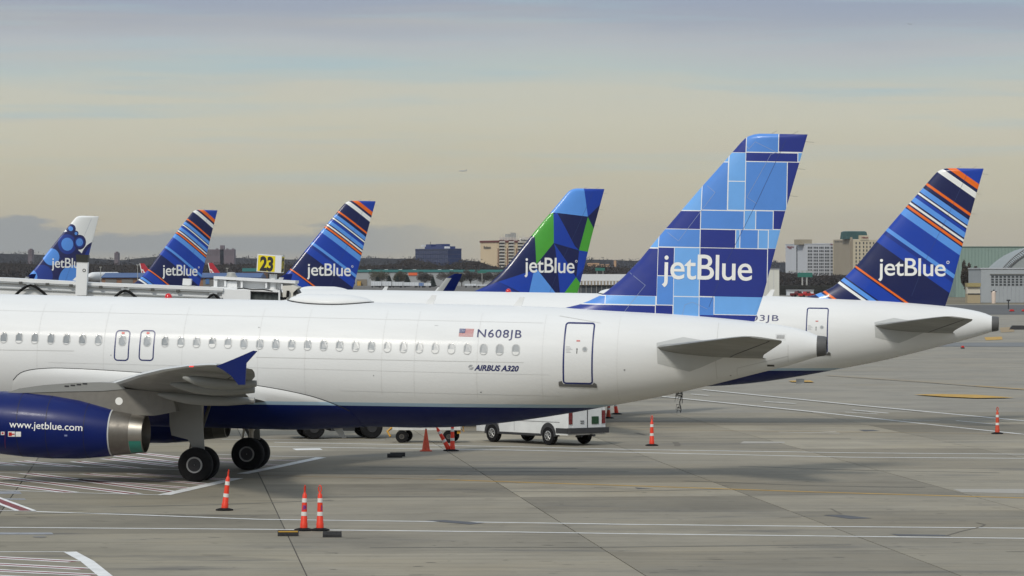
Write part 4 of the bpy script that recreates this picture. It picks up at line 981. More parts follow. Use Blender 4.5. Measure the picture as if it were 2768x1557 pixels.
delineator((1223, 1219.5), None, 'upright orange delineator post beside the leaning one under the belly', handle_turn=.5)
delineator((1216, 1219.0), None, 'sharply leaning orange delineator post under the belly', lean=(-29, 4), handle_turn=.7)
p = GR(1151.5, 1219.8); o = empty('traffic_cone', p); tag(o, 'plain dull orange traffic cone under the airliner belly', 'traffic cone')
build('base', MB().box((0, 0, .018), (.46, .46, .03)).box((0, 0, .05), (.36, .36, .034), taper=.8), ORANGED, o)
build('cone_body', MB().lathe([(.165, .06), (.15, .08), (.032, .85), (.026, .87)], (0, 0, 0), 'z', 20), ORANGED, o, True)
build('tip', MB().lathe([(.032, .852), (.03, .875), (.012, .878)], (0, 0, 0), 'z', 14), BLACK, o)
CHK = mat('chock_rubber', (.016, .016, .017, 1), .8, var=.25, vscale=10)
def chock(u, v, w, label, rz=0.0, stripe=False, h=.15, d=.17):
    p = GR(u, v); o = empty('wheel_chock', (p.x, p.y, .0015), rz); tag(o, label, 'wheel chock', 'black rubber wheel chocks on the apron')
    build('block', MB().prism([(-d/2, 0), (d/2, 0), (d/2, h*.45), (d*.22, h), (-d*.22, h), (-d/2, h*.45)], 'x', -w/2, w/2), CHK, o)
    if stripe: build('yellow_stripe', MB().box((0, -d*.30-.022, h*.80), (w*.94, .02, .035)), PYL, o)
    return o
chock(779, 1449, .54, 'black wheel chock with a yellow stripe left of the paired posts', .02, True); chock(898, 1452, .48, 'plain black wheel chock right of the paired posts', -.03)
chock(1075, 1234, .56, 'rear block of the two black chocks lying under the belly', .02); chock(1067, 1237, .56, 'front block of the two black chocks lying under the belly', .03)

# ------------------------------------------------------------------ van
VWHITE = mat('van_white', (.66, .67, .66, 1), .35, coat=.4, var=.12, vscale=1.6); TRIM = mat('black_plastic', (.03, .03, .032, 1), .55); GLASS = mat('vehicle_glass', (.02, .025, .028, 1), .06, coat=.5)
rear, front = GR(1489.4, 1203), GR(1300, 1194.5)
rzv = math.atan2(front.y-rear.y+.55, front.x-rear.x); fwd = Vector((math.cos(rzv), math.sin(rzv), 0)); rgt = Vector((fwd.y, -fwd.x, 0))
van = empty('van', rear+rgt*.85+fwd*1.75, rzv); tag(van, 'white passenger van parked beyond the rear fuselage, seen from behind', 'van')
# local: x forward, y left (the seen side), wheelbase 3.5
vb = MB(); prof = []
half = [(1.0, .42), (1.0, .62), (1.0, 1.15), (.985, 1.32), (.93, 1.9), (.86, 2.05), (.70, 2.12)]
def vsec(x, k=1.0, top=2.12, low=.42):
    pts = [(a*k, min(b, top) if b > 1.3 else max(b, low)) for a, b in half]; return [(x, a, b) for a, b in pts]+[(x, -a, b) for a, b in pts[::-1]]
vb.loft([vsec(-2.95, .985), vsec(-2.85), vsec(1.1), vsec(1.55, .97, 2.0), vsec(2.3, .93, 1.28), vsec(2.75, .90, 1.20), vsec(2.95, .84, 1.05)])
vbo = build('body', vb, VWHITE, van, True, angle=30); bv_ = vbo.modifiers.new('bevel', 'BEVEL'); bv_.width = .09; bv_.segments = 3; bv_.limit_method = 'ANGLE'
for sx in (-1.75, 1.75):
    for sy in (1, -1):
        ar = MB(); ar.prism([(sx+.47*math.cos(a), .40+.50*math.sin(a)) for a in [math.pi*i/12 for i in range(13)]]+[(sx-.47, .36), (sx+.47, .36)], 'y', sy*.80, sy*1.012); build('wheel_arch', ar, TRIM, van)
for sx, nm in ((-1.75, 'rear'), (1.75, 'front')):
    for sy in (1, -1):
        w = build('wheel', tyre_mb((0, 0, 0), .375, .26), BLACK, van, True, loc=(sx, sy*.90, .375))
        cp = MB(); y = sy*.118; cp.lathe([(.235, y*.8), (.235, y*1.04), (.20, y*1.10), (.19, y*.9)], (0, 0, 0), 'y', 24, 0, False); cp.lathe([(.19, y*.6), (.05, y*.6)], (0, 0, 0), 'y', 24, 1); cp.lathe([(.07, y*.7), (.065, y*1.15), (.01, y*1.2)], (0, 0, 0), 'y', 16)
        for i in range(7):
            a = 2*math.pi*i/7; cp.tube([(.05*math.cos(a), y*1.0, .05*math.sin(a)), (.20*math.cos(a+.35), y*1.02, .20*math.sin(a+.35))], .024, 5)
        wc = build('wheel_cover', cp, [RIM, DARKLINE], w, True); wc.scale = (.84, 1, .84)
build('rear_bumper', MB().box((-3.03, 0, .60), (.20, 2.04, .22)).box((-2.6, 1.005, .60), (.7, .05, .2)).box((-2.6, -1.005, .60), (.7, .05, .2)), TRIM, van)
build('tow_hitch', MB().box((-3.02, -.2, .40), (.35, .08, .08)).tube([(-2.7, .35, .36), (-3.05, .35, .38)], .04, 8), TRIM, van)
for sy in (1, -1):
    tl = build('tail_light', MB().box((-2.955, sy*.865, 1.12), (.045, .17, .52)), mat('tail_light_red', S(104, 20, 26), .25, coat=.4), van)
    build('reverse_lens', MB().box((-2.982, sy*.865, 1.12), (.012, .13, .13)), mat('lens_clear', S(110, 40, 44), .3), tl)
    d = build('rear_door', MB().box((-2.965, sy*.38, 1.22), (.03, .74, 1.05)), VWHITE, van)
    build('door_seam', MB().box((-2.983, sy*.012, 1.22), (.012, .014, 1.04)), TRIM, d)
    build('rear_window', MB().box((-2.984, sy*.38, 1.68), (.02, .52, .0+.26)), GLASS, d)
build('rocker_panel', MB().box((0, .985, .40), (2.5, .06, .10)).box((0, -.985, .40), (2.5, .06, .10)), TRIM, van)
for sy in (1, -1): build('side_mirror', MB().box((1.75, sy*1.14, 1.35), (.12, .22, .30)), TRIM, van)
build('licence_plate', MB().box((-2.995, -.40, 1.0), (.02, .36, .30)), mat('plate_green', S(20, 60, 32), .4), van)
build('handle_trim', MB().box((-2.99, .28, .98), (.03, .18, .03)).box((-2.99, .28, .90), (.03, .18, .03)), TRIM, van)
build('side_window', MB().box((-.9, 1.0, 1.62), (3.2, .01, .42)).box((-.9, -1.0, 1.62), (3.2, .01, .42)), GLASS, van)
build('side_moulding', MB().box((0, 1.004, .93), (4.9, .012, .03)).box((.35, 1.003, 1.0), (.012, .012, .95)).box((1.35, 1.003, 1.0), (.012, .012, .95)), mat('seam_grey', (.28, .28, .28, 1), .6), van)

# ------------------------------------------------------------------ dark truck and baggage dolly under the belly
TRD = mat('truck_dark', (.014, .015, .017, 1), .6, var=.2, vscale=3)
p = GR(848, 1187); tr = empty('service_truck', p, .22); tag(tr, 'dark service truck behind the fairing, only its wheels and chassis seen', 'truck')
build('chassis', MB().box((1.15, .85, .72), (4.0, 1.5, .40)).box((1.25, .85, .50), (1.0, 1.4, .36)), TRD, tr)
cabm = MB(); cabm.prism([(-1.1, .85), (.5, .85), (.5, 2.3), (-.5, 2.3), (-1.0, 1.6)], 'y', -.05, 1.85); build('cab', cabm, TRD, tr)
build('load_bed', MB().box((1.9, .9, 1.5), (2.5, 1.9, 1.2)), mat('bed_navy', S(26, 34, 80), .45), tr)
build('bumper', MB().box((-1.05, .9, .75), (.15, 1.8, .2)), TRD, tr)
for x, r in ((0, .46), (2.42, .46)):
    for y in (0, 1.7):
        w = build('wheel', tyre_mb((0, 0, 0), r, .34), BLACK, tr, True, loc=(x, y, r)); build('rim', rim_mb((0, 0, 0), .2, .34), [mat('dark_rim', (.02, .02, .02, 1), .6), DARKLINE], w, True)
p = GR(1083, 1197); do = empty('baggage_dolly', p, -.03); tag(do, 'low white framed baggage dolly beside the traffic cone', 'baggage cart')
DW = mat('dolly_white', (.55, .55, .52, 1), .5, var=.25, vscale=4); DY = mat('dolly_yellow', S(190, 140, 40), .5, var=.2, vscale=6)
build('frame', MB().box((1.05, .6, .64), (2.75, 1.4, .10)).box((1.05, -.12, .60), (2.75, .06, .16)), DW, do)
build('deck', MB().box((1.05, .6, .72), (2.6, 1.3, .05)), mat('deck_navy', S(30, 34, 70), .5), do)
build('side_panel', MB().box((2.15, -.05, .80), (.6, .05, .20)), DW, do)
for x in (.05, 1.95):
    build('axle', MB().box((x+.02, .6, .42), (.12, 1.2, .12)).box((x+.02, .0, .52), (.3, .1, .14)).box((x+.02, 1.2, .52), (.3, .1, .14)), METAL, do)
    for y in (0, 1.1):
        w = build('wheel', tyre_mb((0, 0, 0), .255, .2), BLACK, do, True, loc=(x+(.0 if y == 0 else .12), y, .255)); build('rim', rim_mb((0, 0, 0), .10, .2), [METALD, DARKLINE], w, True)
build('drawbar', MB().tube([(-.35, .3, .62), (-.55, .2, .45), (-.42, .1, .25)], .045, 8).tube([(-.35, .5, .62), (-.55, .2, .45)], .04, 8), DY, do)
build('tow_hook', MB().tube([(2.45, .1, .55), (2.55, .1, .45), (2.52, .1, .68), (2.45, .1, .70)], .03, 6).box((2.35, .0, .5), (.14, .1, .25)), DY, do)

# ------------------------------------------------------------------ jet bridge
BW = mat('bridge_white', (.72, .73, .73, 1), .45, var=.06, vscale=1.5); BG = mat('bridge_grey', (.36, .38, .39, 1), .5, var=.1, vscale=2); BD = mat('bellows_grey', (.32, .35, .35, 1), .7, var=.15, vscale=4)
GALV = mat('galvanised', (.42, .42, .39, 1), .45, metal=.3, var=.15, vscale=6)
YB = 155.0
jb = empty('jet_bridge', (W(650, 800, YB).x, YB+1.5, 0)); tag(jb, 'white passenger boarding bridge sloping behind the nearest fuselage', 'jet bridge')
ox, oy = jb.location.x, jb.location.y
def JB(u, v, dy=0.0):
    p = W(u, v, YB+dy); return Vector((p.x-ox, p.y-oy, p.z))
def slab_poly(pts, y0, y1, m, name, parent=jb, smooth=False):
    """photo outline at the bridge's near face, given thickness in depth (metres behind the face)"""
    q = [JB(*p) for p in pts]; return build(name, MB().prism([(a.x, a.z) for a in q], 'y', YB-oy+y0, YB-oy+y1), m, parent)
def za(x, y): return x/3.677, 540+y/3.677
def zc(x, y): return 540+x/7.627, 640+y/7.627
tun = slab_poly([(-700, 740), (0, 763), (300, 776), (602, 789.5), (602, 985), (-700, 935)], .18, 3.0, BW, 'tunnel')
slab_poly([(-700, 726), (0, 750.5), (240, 763.5), (596, 777.5), (603, 779), (603, 786), (300, 774.5), (0, 760), (-700, 738)], 0, 3.2, BW, 'roof_edge')
slab_poly([(-700, 736.5), (0, 759), (300, 773), (602, 785), (602, 790.5), (300, 778), (0, 764), (-700, 741)], .02, .16, BG, 'cable_rail')
slab_poly([(-700, 753), (0, 777), (602, 805), (602, 808), (0, 780), (-700, 756)], .10, .18, BG, 'lower_rail')
br = MB()
for x in (205, 470, 705, 1000, 1250, 1515, 1770):
    a = JB(*za(x, 800+x*.0525)); br.box((a.x, YB-oy+.06, a.z-.06), (.14, .16, .10))
build('rail_clamp', br, mat('clamp_dark', (.07, .07, .065, 1), .6), jb)
for cx, cy, hw, dp in ((305, 848, 140, 95), (1245, 900, 95, 65), (2122, 940, 52, 45)):
    pts = []
    for i in range(15):
        q = -1+2*i/14; h = 1-abs(q)**1.5; pts.append(JB(*za(cx+hw*q*1.25, cy+dp*1.3-dp*1.3*h), -.05))
    ho = build('cable_loop', MB().tube(pts, .055, 8), BLACK, jb, True)
    a = JB(*za(cx, cy-10)); build('loop_bracket', MB().box((a.x, YB-oy-.02, a.z), (.32, .12, .07)), BG, ho)
pil = slab_poly([za(770, 615), za(880, 620), za(866, 950), za(757, 950)], -.30, .16, BW, 'post')
slab_poly([za(762, 543), za(886, 548), za(880, 622), za(768, 617)], -.33, .19, mat('post_band_dark', (.02, .022, .018, 1), .7), 'dark_band', pil)
slab_poly([za(722, 800), za(758, 765), za(757, 806)], -.05, .1, BW, 'gusset', pil)
a = JB(*za(836, 702), -.32); em = MB(); em.lathe([(.07, -.004), (.07, .004)], (a.x, YB-oy-.305, a.z), 'y', 16); em.lathe([(.045, -.010), (.045, -.004)], (a.x, YB-oy-.305, a.z), 'y', 4, 1); build('round_sticker', em, [DARKLINE, PWHITE], pil)
cb_ = slab_poly([za(1812, 783), za(1893, 786), za(1888, 850), za(1806, 848)], .3, .8, BW, 'equipment_box')
slab_poly([za(1820, 850), za(1930, 855), za(1930, 890), za(1815, 880)], .2, .6, GALV, 'camera_bracket', cb_)
# cab at the end of the bridge
slab_poly([zc(300, 880), zc(1930, 965), zc(1930, 1100), zc(300, 1090)], .9, 2.9, BW, 'cab_wall')
slab_poly([zc(262, 815), zc(1100, 858), zc(1955, 908), zc(1948, 965), zc(1100, 918), zc(265, 870)], .55, 3.2, BW, 'cab_roof')
for (x0, y0, x1, y1) in ((262, 868, 335, 1030), (480, 900, 520, 1030), (820, 905, 862, 1060), (1330, 935, 1368, 1060), (1660, 970, 1690, 1090)):
    slab_poly([zc(x0, y0), zc(x1, y0+3), zc(x1, y1), zc(x0, y1)], .62, 1.0, BW, 'cab_rib')
slab_poly([zc(225, 1028), zc(500, 1040), zc(780, 1052), zc(1640, 1105), zc(1645, 1150), zc(1035, 1128), zc(440, 1085), zc(225, 1070)], .25, 1.6, BW, 'cab_ledge')
slab_poly([zc(455, 1080), zc(1040, 1108), zc(1032, 2100), zc(450, 2100)], .1, 2.6, BW, 'cab_front')
bl = []; n = 22
for i in range(n+1):
    for k in (0, .5):
        if i+k > n: break
        px = 1042+(1622-1042)*(i+k)/n; a = JB(*zc(px, 1140), .45 if k else .30); bl.append((a.x, a.y))
zt0, zt1 = JB(*zc(1042, 1128)).z, JB(*zc(1622, 1158)).z; zb0 = JB(*zc(1042, 2100)).z
vs_ = []; m_ = len(bl)
for i, (x, y) in enumerate(bl): vs_ += [(x, y, zb0), (x, y, zt0+(zt1-zt0)*i/m_)]
build('bellows', MB().add(vs_, [(2*i, 2*i+2, 2*i+3, 2*i+1) for i in range(m_-1)]), BD, jb, fix=False)
slab_poly([zc(1040, 1120), zc(1630, 1148), zc(1630, 1170), zc(1040, 1142)], .22, 1.5, DARKLINE, 'bellows_gap')
slab_poly([zc(1620, 1150), zc(1650, 1152), zc(1650, 2100), zc(1620, 2100)], .1, 2.0, BW, 'cab_post')
hd_ = slab_poly([zc(1690, 1010), zc(1850, 1005), zc(1905, 990), zc(2032, 1048), zc(1985, 1085), zc(1910, 1155), zc(1910, 1300), zc(1700, 1300)], .4, 2.8, mat('hood_cream', (.62, .60, .54, 1), .6, var=.08, vscale=3), 'docking_hood')
slab_poly([zc(1985, 1090), zc(2025, 1160), zc(1912, 1205), zc(1912, 1158)], .5, 2.7, TRIM, 'hood_lining', hd_)
build('black_hose', MB().tube([JB(*zc(*q), .3) for q in ((1660, 1262), (1720, 1278), (1775, 1268), (1808, 1230), (1818, 1160), (1822, 1110))], .06, 8), BLACK, jb, True)
build('roof_cable', MB().tube([JB(*zc(*q), .1) for q in ((770, 1072), (900, 1062), (1100, 1090), (1300, 1085), (1500, 1125))], .025, 6), BLACK, jb)
a = JB(*zc(650, 950), 1.0)
vt = build('vent_box', MB().box((a.x, YB-oy+1.0, a.z-.12), (.52, .6, .36)), BW, jb)
build('mushroom_vent', MB().lathe([(.22, .02), (.22, .08), (.155, .09), (.155, .18), (.245, .19), (.25, .25), (.19, .27), (.19, .29), (.175, .38), (.12, .41), (.02, .415)], (a.x, YB-oy+1.0, a.z+.03), 'z', 24), GALV, vt, True)
# support column standing on the apron
build('support_column', MB().box((JB(480, 800).x, YB-oy+1.6, 1.7), (.7, .7, 3.4)).box((JB(480, 800).x, YB-oy+1.6, .25), (2.6, 1.2, .5)), BG, jb)
# gate sign on its pole
gs = empty('gate_sign', (W(734, 780, YB).x, YB+.9, W(734, 782, YB).z)); tag(gs, 'white box sign with black 23 on yellow, on the jet bridge', 'sign')
def GS(x, y, dy=0.0): p = W(*zc(x, y), YB+.5+dy); return Vector((p.x-gs.location.x, p.y-gs.location.y, p.z-gs.location.z))
build('pole', MB().tube([(0, 0, -.02), (.01, 0, .62)], .155, 20).tube([(0, 0, -.05), (0, 0, .0)], .24, 16), BW, gs, True)
c0, c1, c2, c3 = GS(1168, 715), GS(1672, 747), GS(1690, 392), GS(1190, 355)
ex_ = Vector((.10, .42, 0)); q = [c0, c1, c2, c3]; mb = MB().add(q+[p+ex_ for p in q], [(0, 1, 2, 3), (7, 6, 5, 4), (0, 4, 5, 1), (1, 5, 6, 2), (2, 6, 7, 3), (3, 7, 4, 0)])
bx_ = build('sign_box', mb, mat('sign_white', (.72, .73, .75, 1), .4), gs)
SY = mat('sign_yellow', S(226, 206, 20), .4)
def face(u, v, off): return c0.lerp(c1, u).lerp(c3.lerp(c2, u), v)+Vector((0, -off, 0))
build('sign_face', MB().add([face(u, v, .006) for u, v in ((.04, .035), (.74, .035), (.74, .945), (.04, .945))], [(0, 1, 2, 3)]), SY, bx_, fix=False)
vs, fs = text2d('23', .045); lo, hi = min(v[0] for v in vs), max(v[0] for v in vs)
drape([(.125+(x-lo)/(hi-lo)*.545, .10+y*.74) for x, y in vs], fs, lambda u, v: face(u, v, .012), 'number', DARKLINE, bx_, 9)
def face2(u, v, off): return (c1.lerp(c2, v)+ex_*u)+Vector((off, -off*.2, 0))
build('side_face', MB().add([face2(u, v, .005) for u, v in ((.08, .05), (.92, .05), (.92, .95), (.08, .95))], [(0, 1, 2, 3)]), SY, bx_, fix=False)
drape([(.15+(x-lo)/(hi-lo)*.7, .10+y*.74) for x, y in vs], fs, lambda u, v: face2(u, v, .010), 'number', DARKLINE, bx_, 9)

# ------------------------------------------------------------------ background buildings
def mpp(Y): return Y/F                                  # metres per photo pixel at that distance
def zat(v, Y): return CH-(v-VH)*Y/F
def bldg(name, u, Y, rz, label, cat='building'):
    o = empty(name, ((u-UC)/F*Y, Y, 0), rz); return tag(o, label, cat)
def pbox(name, parent, x0, x1, y0, y1, z0, z1, m): return build(name, MB().box(((x0+x1)/2, (y0+y1)/2, (z0+z1)/2), (x1-x0, y1-y0, z1-z0)), m, parent)
def grid_windows(parent, xs, zs, w, h, m, face='f', off=0.0, name='window'):
    """shared-mesh windows on the facade (y=0 plane) or the end wall (x=0 plane)"""
    me = (MB().box((0, 0, 0), (w, .24, h)) if face == 'f' else MB().box((0, 0, 0), (.24, w, h))).mesh(name, m)
    for z in zs:
        for x in xs: link(name, me, parent, (x, off, z) if face == 'f' else (off, x, z))
def wall_text(parent, body, x0, x1, z0, h, m, face='f', shear=0.0, off=-.2, bold=.0, name='sign_lettering'):
    vs, fs = text2d(body, bold, shear); lo, hi = min(v[0] for v in vs), max(v[0] for v in vs); k = (x1-x0)/(hi-lo)
    fn = (lambda a, b: Vector((a, off, b))) if face == 'f' else (lambda a, b: Vector((off, x0+x1-a, b)))
    return drape([(x0+(x-lo)*k, z0+y*h) for x, y in vs], fs, fn, name, m, parent, 999)
DKGLASS = mat('far_window', (.05, .055, .06, 1), .2, var=.4, vscale=.4)

# dark blue glass office block
Y = 2800; a = math.radians(28); o = bldg('glass_office_block', 1211, Y, a, 'dark blue glass office block with rooftop plant boxes'); k = mpp(Y)
BLUEG = mat('dark_blue_glass', S(26, 42, 84), .18, coat=.3, var=.18, vscale=.06); BLUE2 = mat('mid_blue_panel', S(30, 48, 104), .3, var=.15, vscale=.08)
zt = zat(672, Y); Lx, Ly = 36*k/math.cos(a), 108*k/math.sin(a)*.86
pbox('facade', o, 0, Lx, 0, Ly, 0, zt, BLUEG)
bandm = mat('spandrel', S(20, 32, 66), .35)
for i in range(8): pbox('floor_band', o, -.08, Lx+.08, -.08, Ly+.08, 3.2*i+2.2, 3.2*i+2.9, bandm)
for i in range(14): pbox('mullion', o, -.12, .02, Ly*(i+.5)/14-.1, Ly*(i+.5)/14+.1, .5, zt-.2, bandm)
pbox('upper_storey', o, 3, Lx-1, 8, Ly-10, zt, zat(665.5, Y), BLUE2); pbox('roof_edge', o, -.2, Lx+.2, -.2, Ly+.2, zt-.25, zt+.1, BLUE2)
for y0, y1, v in ((Ly*.30, Ly*.48, 659), (Ly*.62, Ly*.78, 659.5)): pbox('plant_room', o, 3, 10, y0, y1, zat(665.5, Y), zat(v, Y), BLUE2)
pbox('roof_unit', o, 2, 6, Ly*.85, Ly*.9, zat(665.5, Y), zat(661, Y), WHITE); pbox('roof_unit', o, 2, 5, Ly*.12, Ly*.18, zt, zat(666, Y), WHITE)
build('mast', MB().tube([(6, Ly*.75, zat(659, Y)), (6, Ly*.75, zat(652, Y))], .2, 5), TRIM, o)

# cream hotel with balconies
Y = 2550; a = math.radians(24); o = bldg('cream_hotel', 1342, Y, a, 'cream hotel block with rows of balconies left of the green faceted tail'); k = mpp(Y)
CRM = mat('hotel_cream', S(204, 184, 152), .8, var=.06, vscale=.1); CRMW = mat('hotel_white', S(198, 192, 182), .8); RBR = mat('hotel_red_brown', S(104, 52, 46), .7)
zt = zat(650, Y); Lx, Ly = 125*k/math.cos(a), 44*k/math.sin(a)
pbox('wall', o, 0, Lx, 0, Ly, 0, zt-1, CRM); pbox('cornice', o, -.5, Lx+.5, -.5, Ly+.5, zt-1.3, zt, RBR)
cols = [(25*j+14)*k/math.cos(a) for j in range(5)]; zs = [zat(722-8.45*i*1.0, Y) for i in range(9)]
for j, x in enumerate(cols):
    grid_windows(o, [x], [z+.85 for z in zs], 15*k, 1.25, DKGLASS, 'f', 0)
    me = MB().box((0, -.55, .12), (16.5*k, 1.1, .25)).box((0, -1.05, .55), (16.5*k, .1, .8)).mesh('balcony', CRMW)
    for z in zs: link('balcony', me, o, (x, 0, z-.35))
    pbox('pier', o, x-11.5*k, x-10*k, -.3, .1, 0, zat(671, Y), RBR)
wall_text(o, 'Radisson', Ly*.34, Ly*.78, zat(672, Y), 1.9, TRIM, 'l', .15, -.3, .02)
pd = MB(); pd.prism([(-3.6*1, zat(656, Y)), (3.6, zat(656, Y)), (3.6, zat(647, Y)), (2.4, zat(643, Y)), (0, zat(641, Y)), (-2.4, zat(643, Y)), (-3.6, zat(647, Y))], 'y', -.8, .6)
pd_ = build('arched_pediment', pd, CRMW, o, loc=(cols[2]+3, 0, 0)); wall_text(pd_, 'Radisson', -2.9, 2.9, zat(651, Y), 1.1, TRIM, 'f', .15, -1.0, .02)
for x, y, w, h, m in ((8, 6, 16, 2.2, CRMW), (14, 7, 4, 4.5, GALV), (20, 8, 3, 5.2, GALV), (30, 8, 9, 2.4, CRMW), (45, 8, 5, 2.6, GALV)): pbox('roof_plant', o, x*.8, x*.8+w*.7, y, y+4, zt, zt+h, m)
am = MB()
for i in range(9): xx = 5+i*2.1; am.tube([(xx, 5, zt), (xx, 5, zt+3.6+1.8*rnd.random())], .12, 4)
am.box((14, 5, zt+5.2), (3.5, .4, .5)); build('roof_antennas', am, GALV, o)

# white hotel and beige hotel on the right
Y = 2600; a = math.radians(20); o = bldg('white_hotel', 2181, Y, a, 'white hotel slab with a grid of dark windows left of the beige hotel'); k = mpp(Y)
WH = mat('hotel_pale_grey', S(184, 186, 190), .8, var=.05, vscale=.1); WHE = mat('hotel_end_wall', S(176, 179, 184), .8, var=.06, vscale=.08); TANR = mat('penthouse_tan', S(150, 140, 120), .85)
zt = zat(661, Y); kx = k/math.cos(a); Lx, Ly = 81*kx, 48*k/math.sin(a)
pbox('wall', o, 0, Lx, 0, Ly, 0, zt, WH); pbox('parapet', o, -.2, Lx*.60, -.2, Ly+.2, zt, zt+.6, WHE)
pbox('parapet', o, Lx*.60, Lx+.2, -.2, Ly+.2, zt, zat(657.5, Y), WH)
zs = [zat(590+q/6.037, Y) for q in (480, 535, 590, 640, 690, 745, 795, 850, 903)]
for g in (533, 630, 725, 820, 917): grid_windows(o, [((g-480)/6.037+d)*kx for d in (-4.4, 0, 4.4)], zs, 2.9*kx, 1.35, DKGLASS)
grid_windows(o, [Ly*.46], [z for z in zs], 1.6, 2.2, DKGLASS, 'l', 0)
pbox('penthouse', o, -12*kx, 35*kx*.6, 4, 14, zt, zat(647, Y), TANR)
RDS = mat('sign_dark_red', S(120, 40, 48), .6); wall_text(o, 'Hampton', Ly*.60, Ly*.92, zat(668.5, Y), 1.1, RDS, 'l', .1, -.3, .04); wall_text(o, 'Inn', Ly*.70, Ly*.84, zat(672, Y), .8, RDS, 'l', .1, -.3, .04)
wall_text(o, 'Hampton', Lx*.80, Lx*.98, zat(661.5, Y), .85, RDS, 'f', 0, -.5, .04)
Y = 2560; a = math.radians(18); o = bldg('beige_hotel', 2307, Y, a, 'beige hotel with a dark green roof, partly behind the striped tail'); k = mpp(Y); kx = k/math.cos(a)
BGE = mat('hotel_beige', S(192, 180, 154), .8, var=.05, vscale=.1); BGD = mat('hotel_beige_end', S(150, 140, 122), .8, var=.06, vscale=.1); GRF = mat('green_roof', S(42, 78, 76), .6, var=.2, vscale=.15)
zt = zat(648, Y); Lx, Ly = 72*kx, 44*k/math.sin(a)
pbox('wall', o, 0, Lx, .0, Ly, 0, zt, BGE); pbox('end_wall', o, -.3, .2, Ly*.02, Ly*.95, 0, zt+.3, BGD); pbox('stair_tower', o, -1.2, 0.5, Ly*.08, Ly*.45, 0, zat(641, Y), BGD)
zs = [zat(590+q/6.037, Y) for q in (405, 467, 525, 585, 645, 705, 765)]
grid_windows(o, [(q-1250)/6.037*kx for q in (1295, 1355, 1420, 1475, 1530, 1590, 1645)], zs, 3.2*kx, 1.5, DKGLASS)
rf = MB(); r0, r1 = zat(646, Y), zat(624.5, Y); rf.loft([[(-2.5*kx*6, 3, r0), (46*kx, 3, r0), (46*kx, 14, r0), (-2.5*kx*6, 14, r0)], [(-2.3*kx*6, 3.5, r1-.6), (42*kx, 3.5, r1-.6), (42*kx, 13, r1-.6), (-2.3*kx*6, 13, r1-.6)], [(-1.5*kx*6, 5, r1), (40*kx, 5, r1), (40*kx, 12, r1), (-1.5*kx*6, 12, r1)]])
build('roof', rf, GRF, o); gb = pbox('sign_gable', o, 19*kx, 42*kx, -.4, 3, zt-.2, zat(636, Y), BGE); wall_text(gb, 'Hilton', 22*kx, 40*kx, zat(644, Y), 1.1, RDS, 'f', 0, -.7, .03)
wall_text(o, 'Garden Inn', Ly*.52, Ly*.88, zat(654, Y), .9, TRIM, 'l', 0, -.5, .02)

# long warehouse, trailers, low buildings
Y = 2250; o = bldg('warehouse', 1160, Y, 0, 'long grey warehouse with a teal roof edge behind the trees'); k = mpp(Y)
WG = mat('warehouse_grey', S(150, 152, 152), .8, var=.08, vscale=.05); TL = mat('teal_roof', S(44, 112, 110), .6, var=.15, vscale=.05)
pbox('wall', o, -200*k, 250*k, 0, 60, 0, zat(735.5, Y), WG); pbox('roof_edge', o, -201*k, 251*k, -.6, 60, zat(735.5, Y), zat(729, Y), TL)
pbox('orange_sign', o, -56*k, -32*k, -.5, 0, zat(744.5, Y), zat(737, Y), mat('sign_orange', S(206, 92, 42), .6))
for u in (-162, -116, -78, -40, 28, 60): pbox('roof_vent', o, u*k-1, u*k+1, 1, 4, zat(732, Y), zat(728, Y), WHITE)
pbox('loading_bay', o, -196*k, -168*k, -.5, 0, 0, zat(755, Y), mat('bay_brown', S(120, 112, 98), .8)); pbox('yellow_crate_wall', o, -194*k, -184*k, -3, -1, 0, zat(760, Y), PYL)
TRW = mat('trailer_white', S(196, 200, 204), .6, var=.08, vscale=.2); TRB = mat('trailer_blue', S(88, 118, 168), .6)
for i, (u0, u1, v0, m, lb) in enumerate(((1003, 1031, 760.5, TRW, 'white freight trailer at the left end of the trailer row'), (1033, 1058, 760.8, TRW, 'white freight trailer second from the left in the row'), (1060, 1088, 762, TRW, 'white freight trailer third from the left in the row'), (1090, 1131, 763, TRW, 'longest white freight trailer left of the blue one'),
                                     (1132.5, 1145, 764.5, TRB, 'short blue freight trailer in the white trailer row'), (1146, 1165, 765, TRW, 'white freight trailer right of the blue one'), (1256, 1287, 767, TRW, 'white freight trailer left of the pair near the faceted tail'), (1289, 1330, 769, TRW, 'white freight trailer right of the pair near the faceted tail'))):
    Y = 1930; k = mpp(Y); t = empty('freight_trailer', ((u0-UC)*k, Y, 0)); tag(t, lb, 'trailer', 'freight trailers in a row beyond the airfield'); L = (u1-u0)*k
    pbox('box', t, 0, L, 0, 2.5, .9, zat(v0, Y), m)
    for j in range(max(2, int(L/1.3))): pbox('rib', t, 1.3*j+.5, 1.3*j+.62, -.05, 0, 1.0, zat(v0, Y)-.1, mat('rib_grey', S(160, 164, 168), .6))
    for x in (L*.12, L*.8, L*.9): build('wheel', MB().lathe([(.45, -.15), (.45, .15)], (x, .2, .45), 'y', 10), BLACK, t)
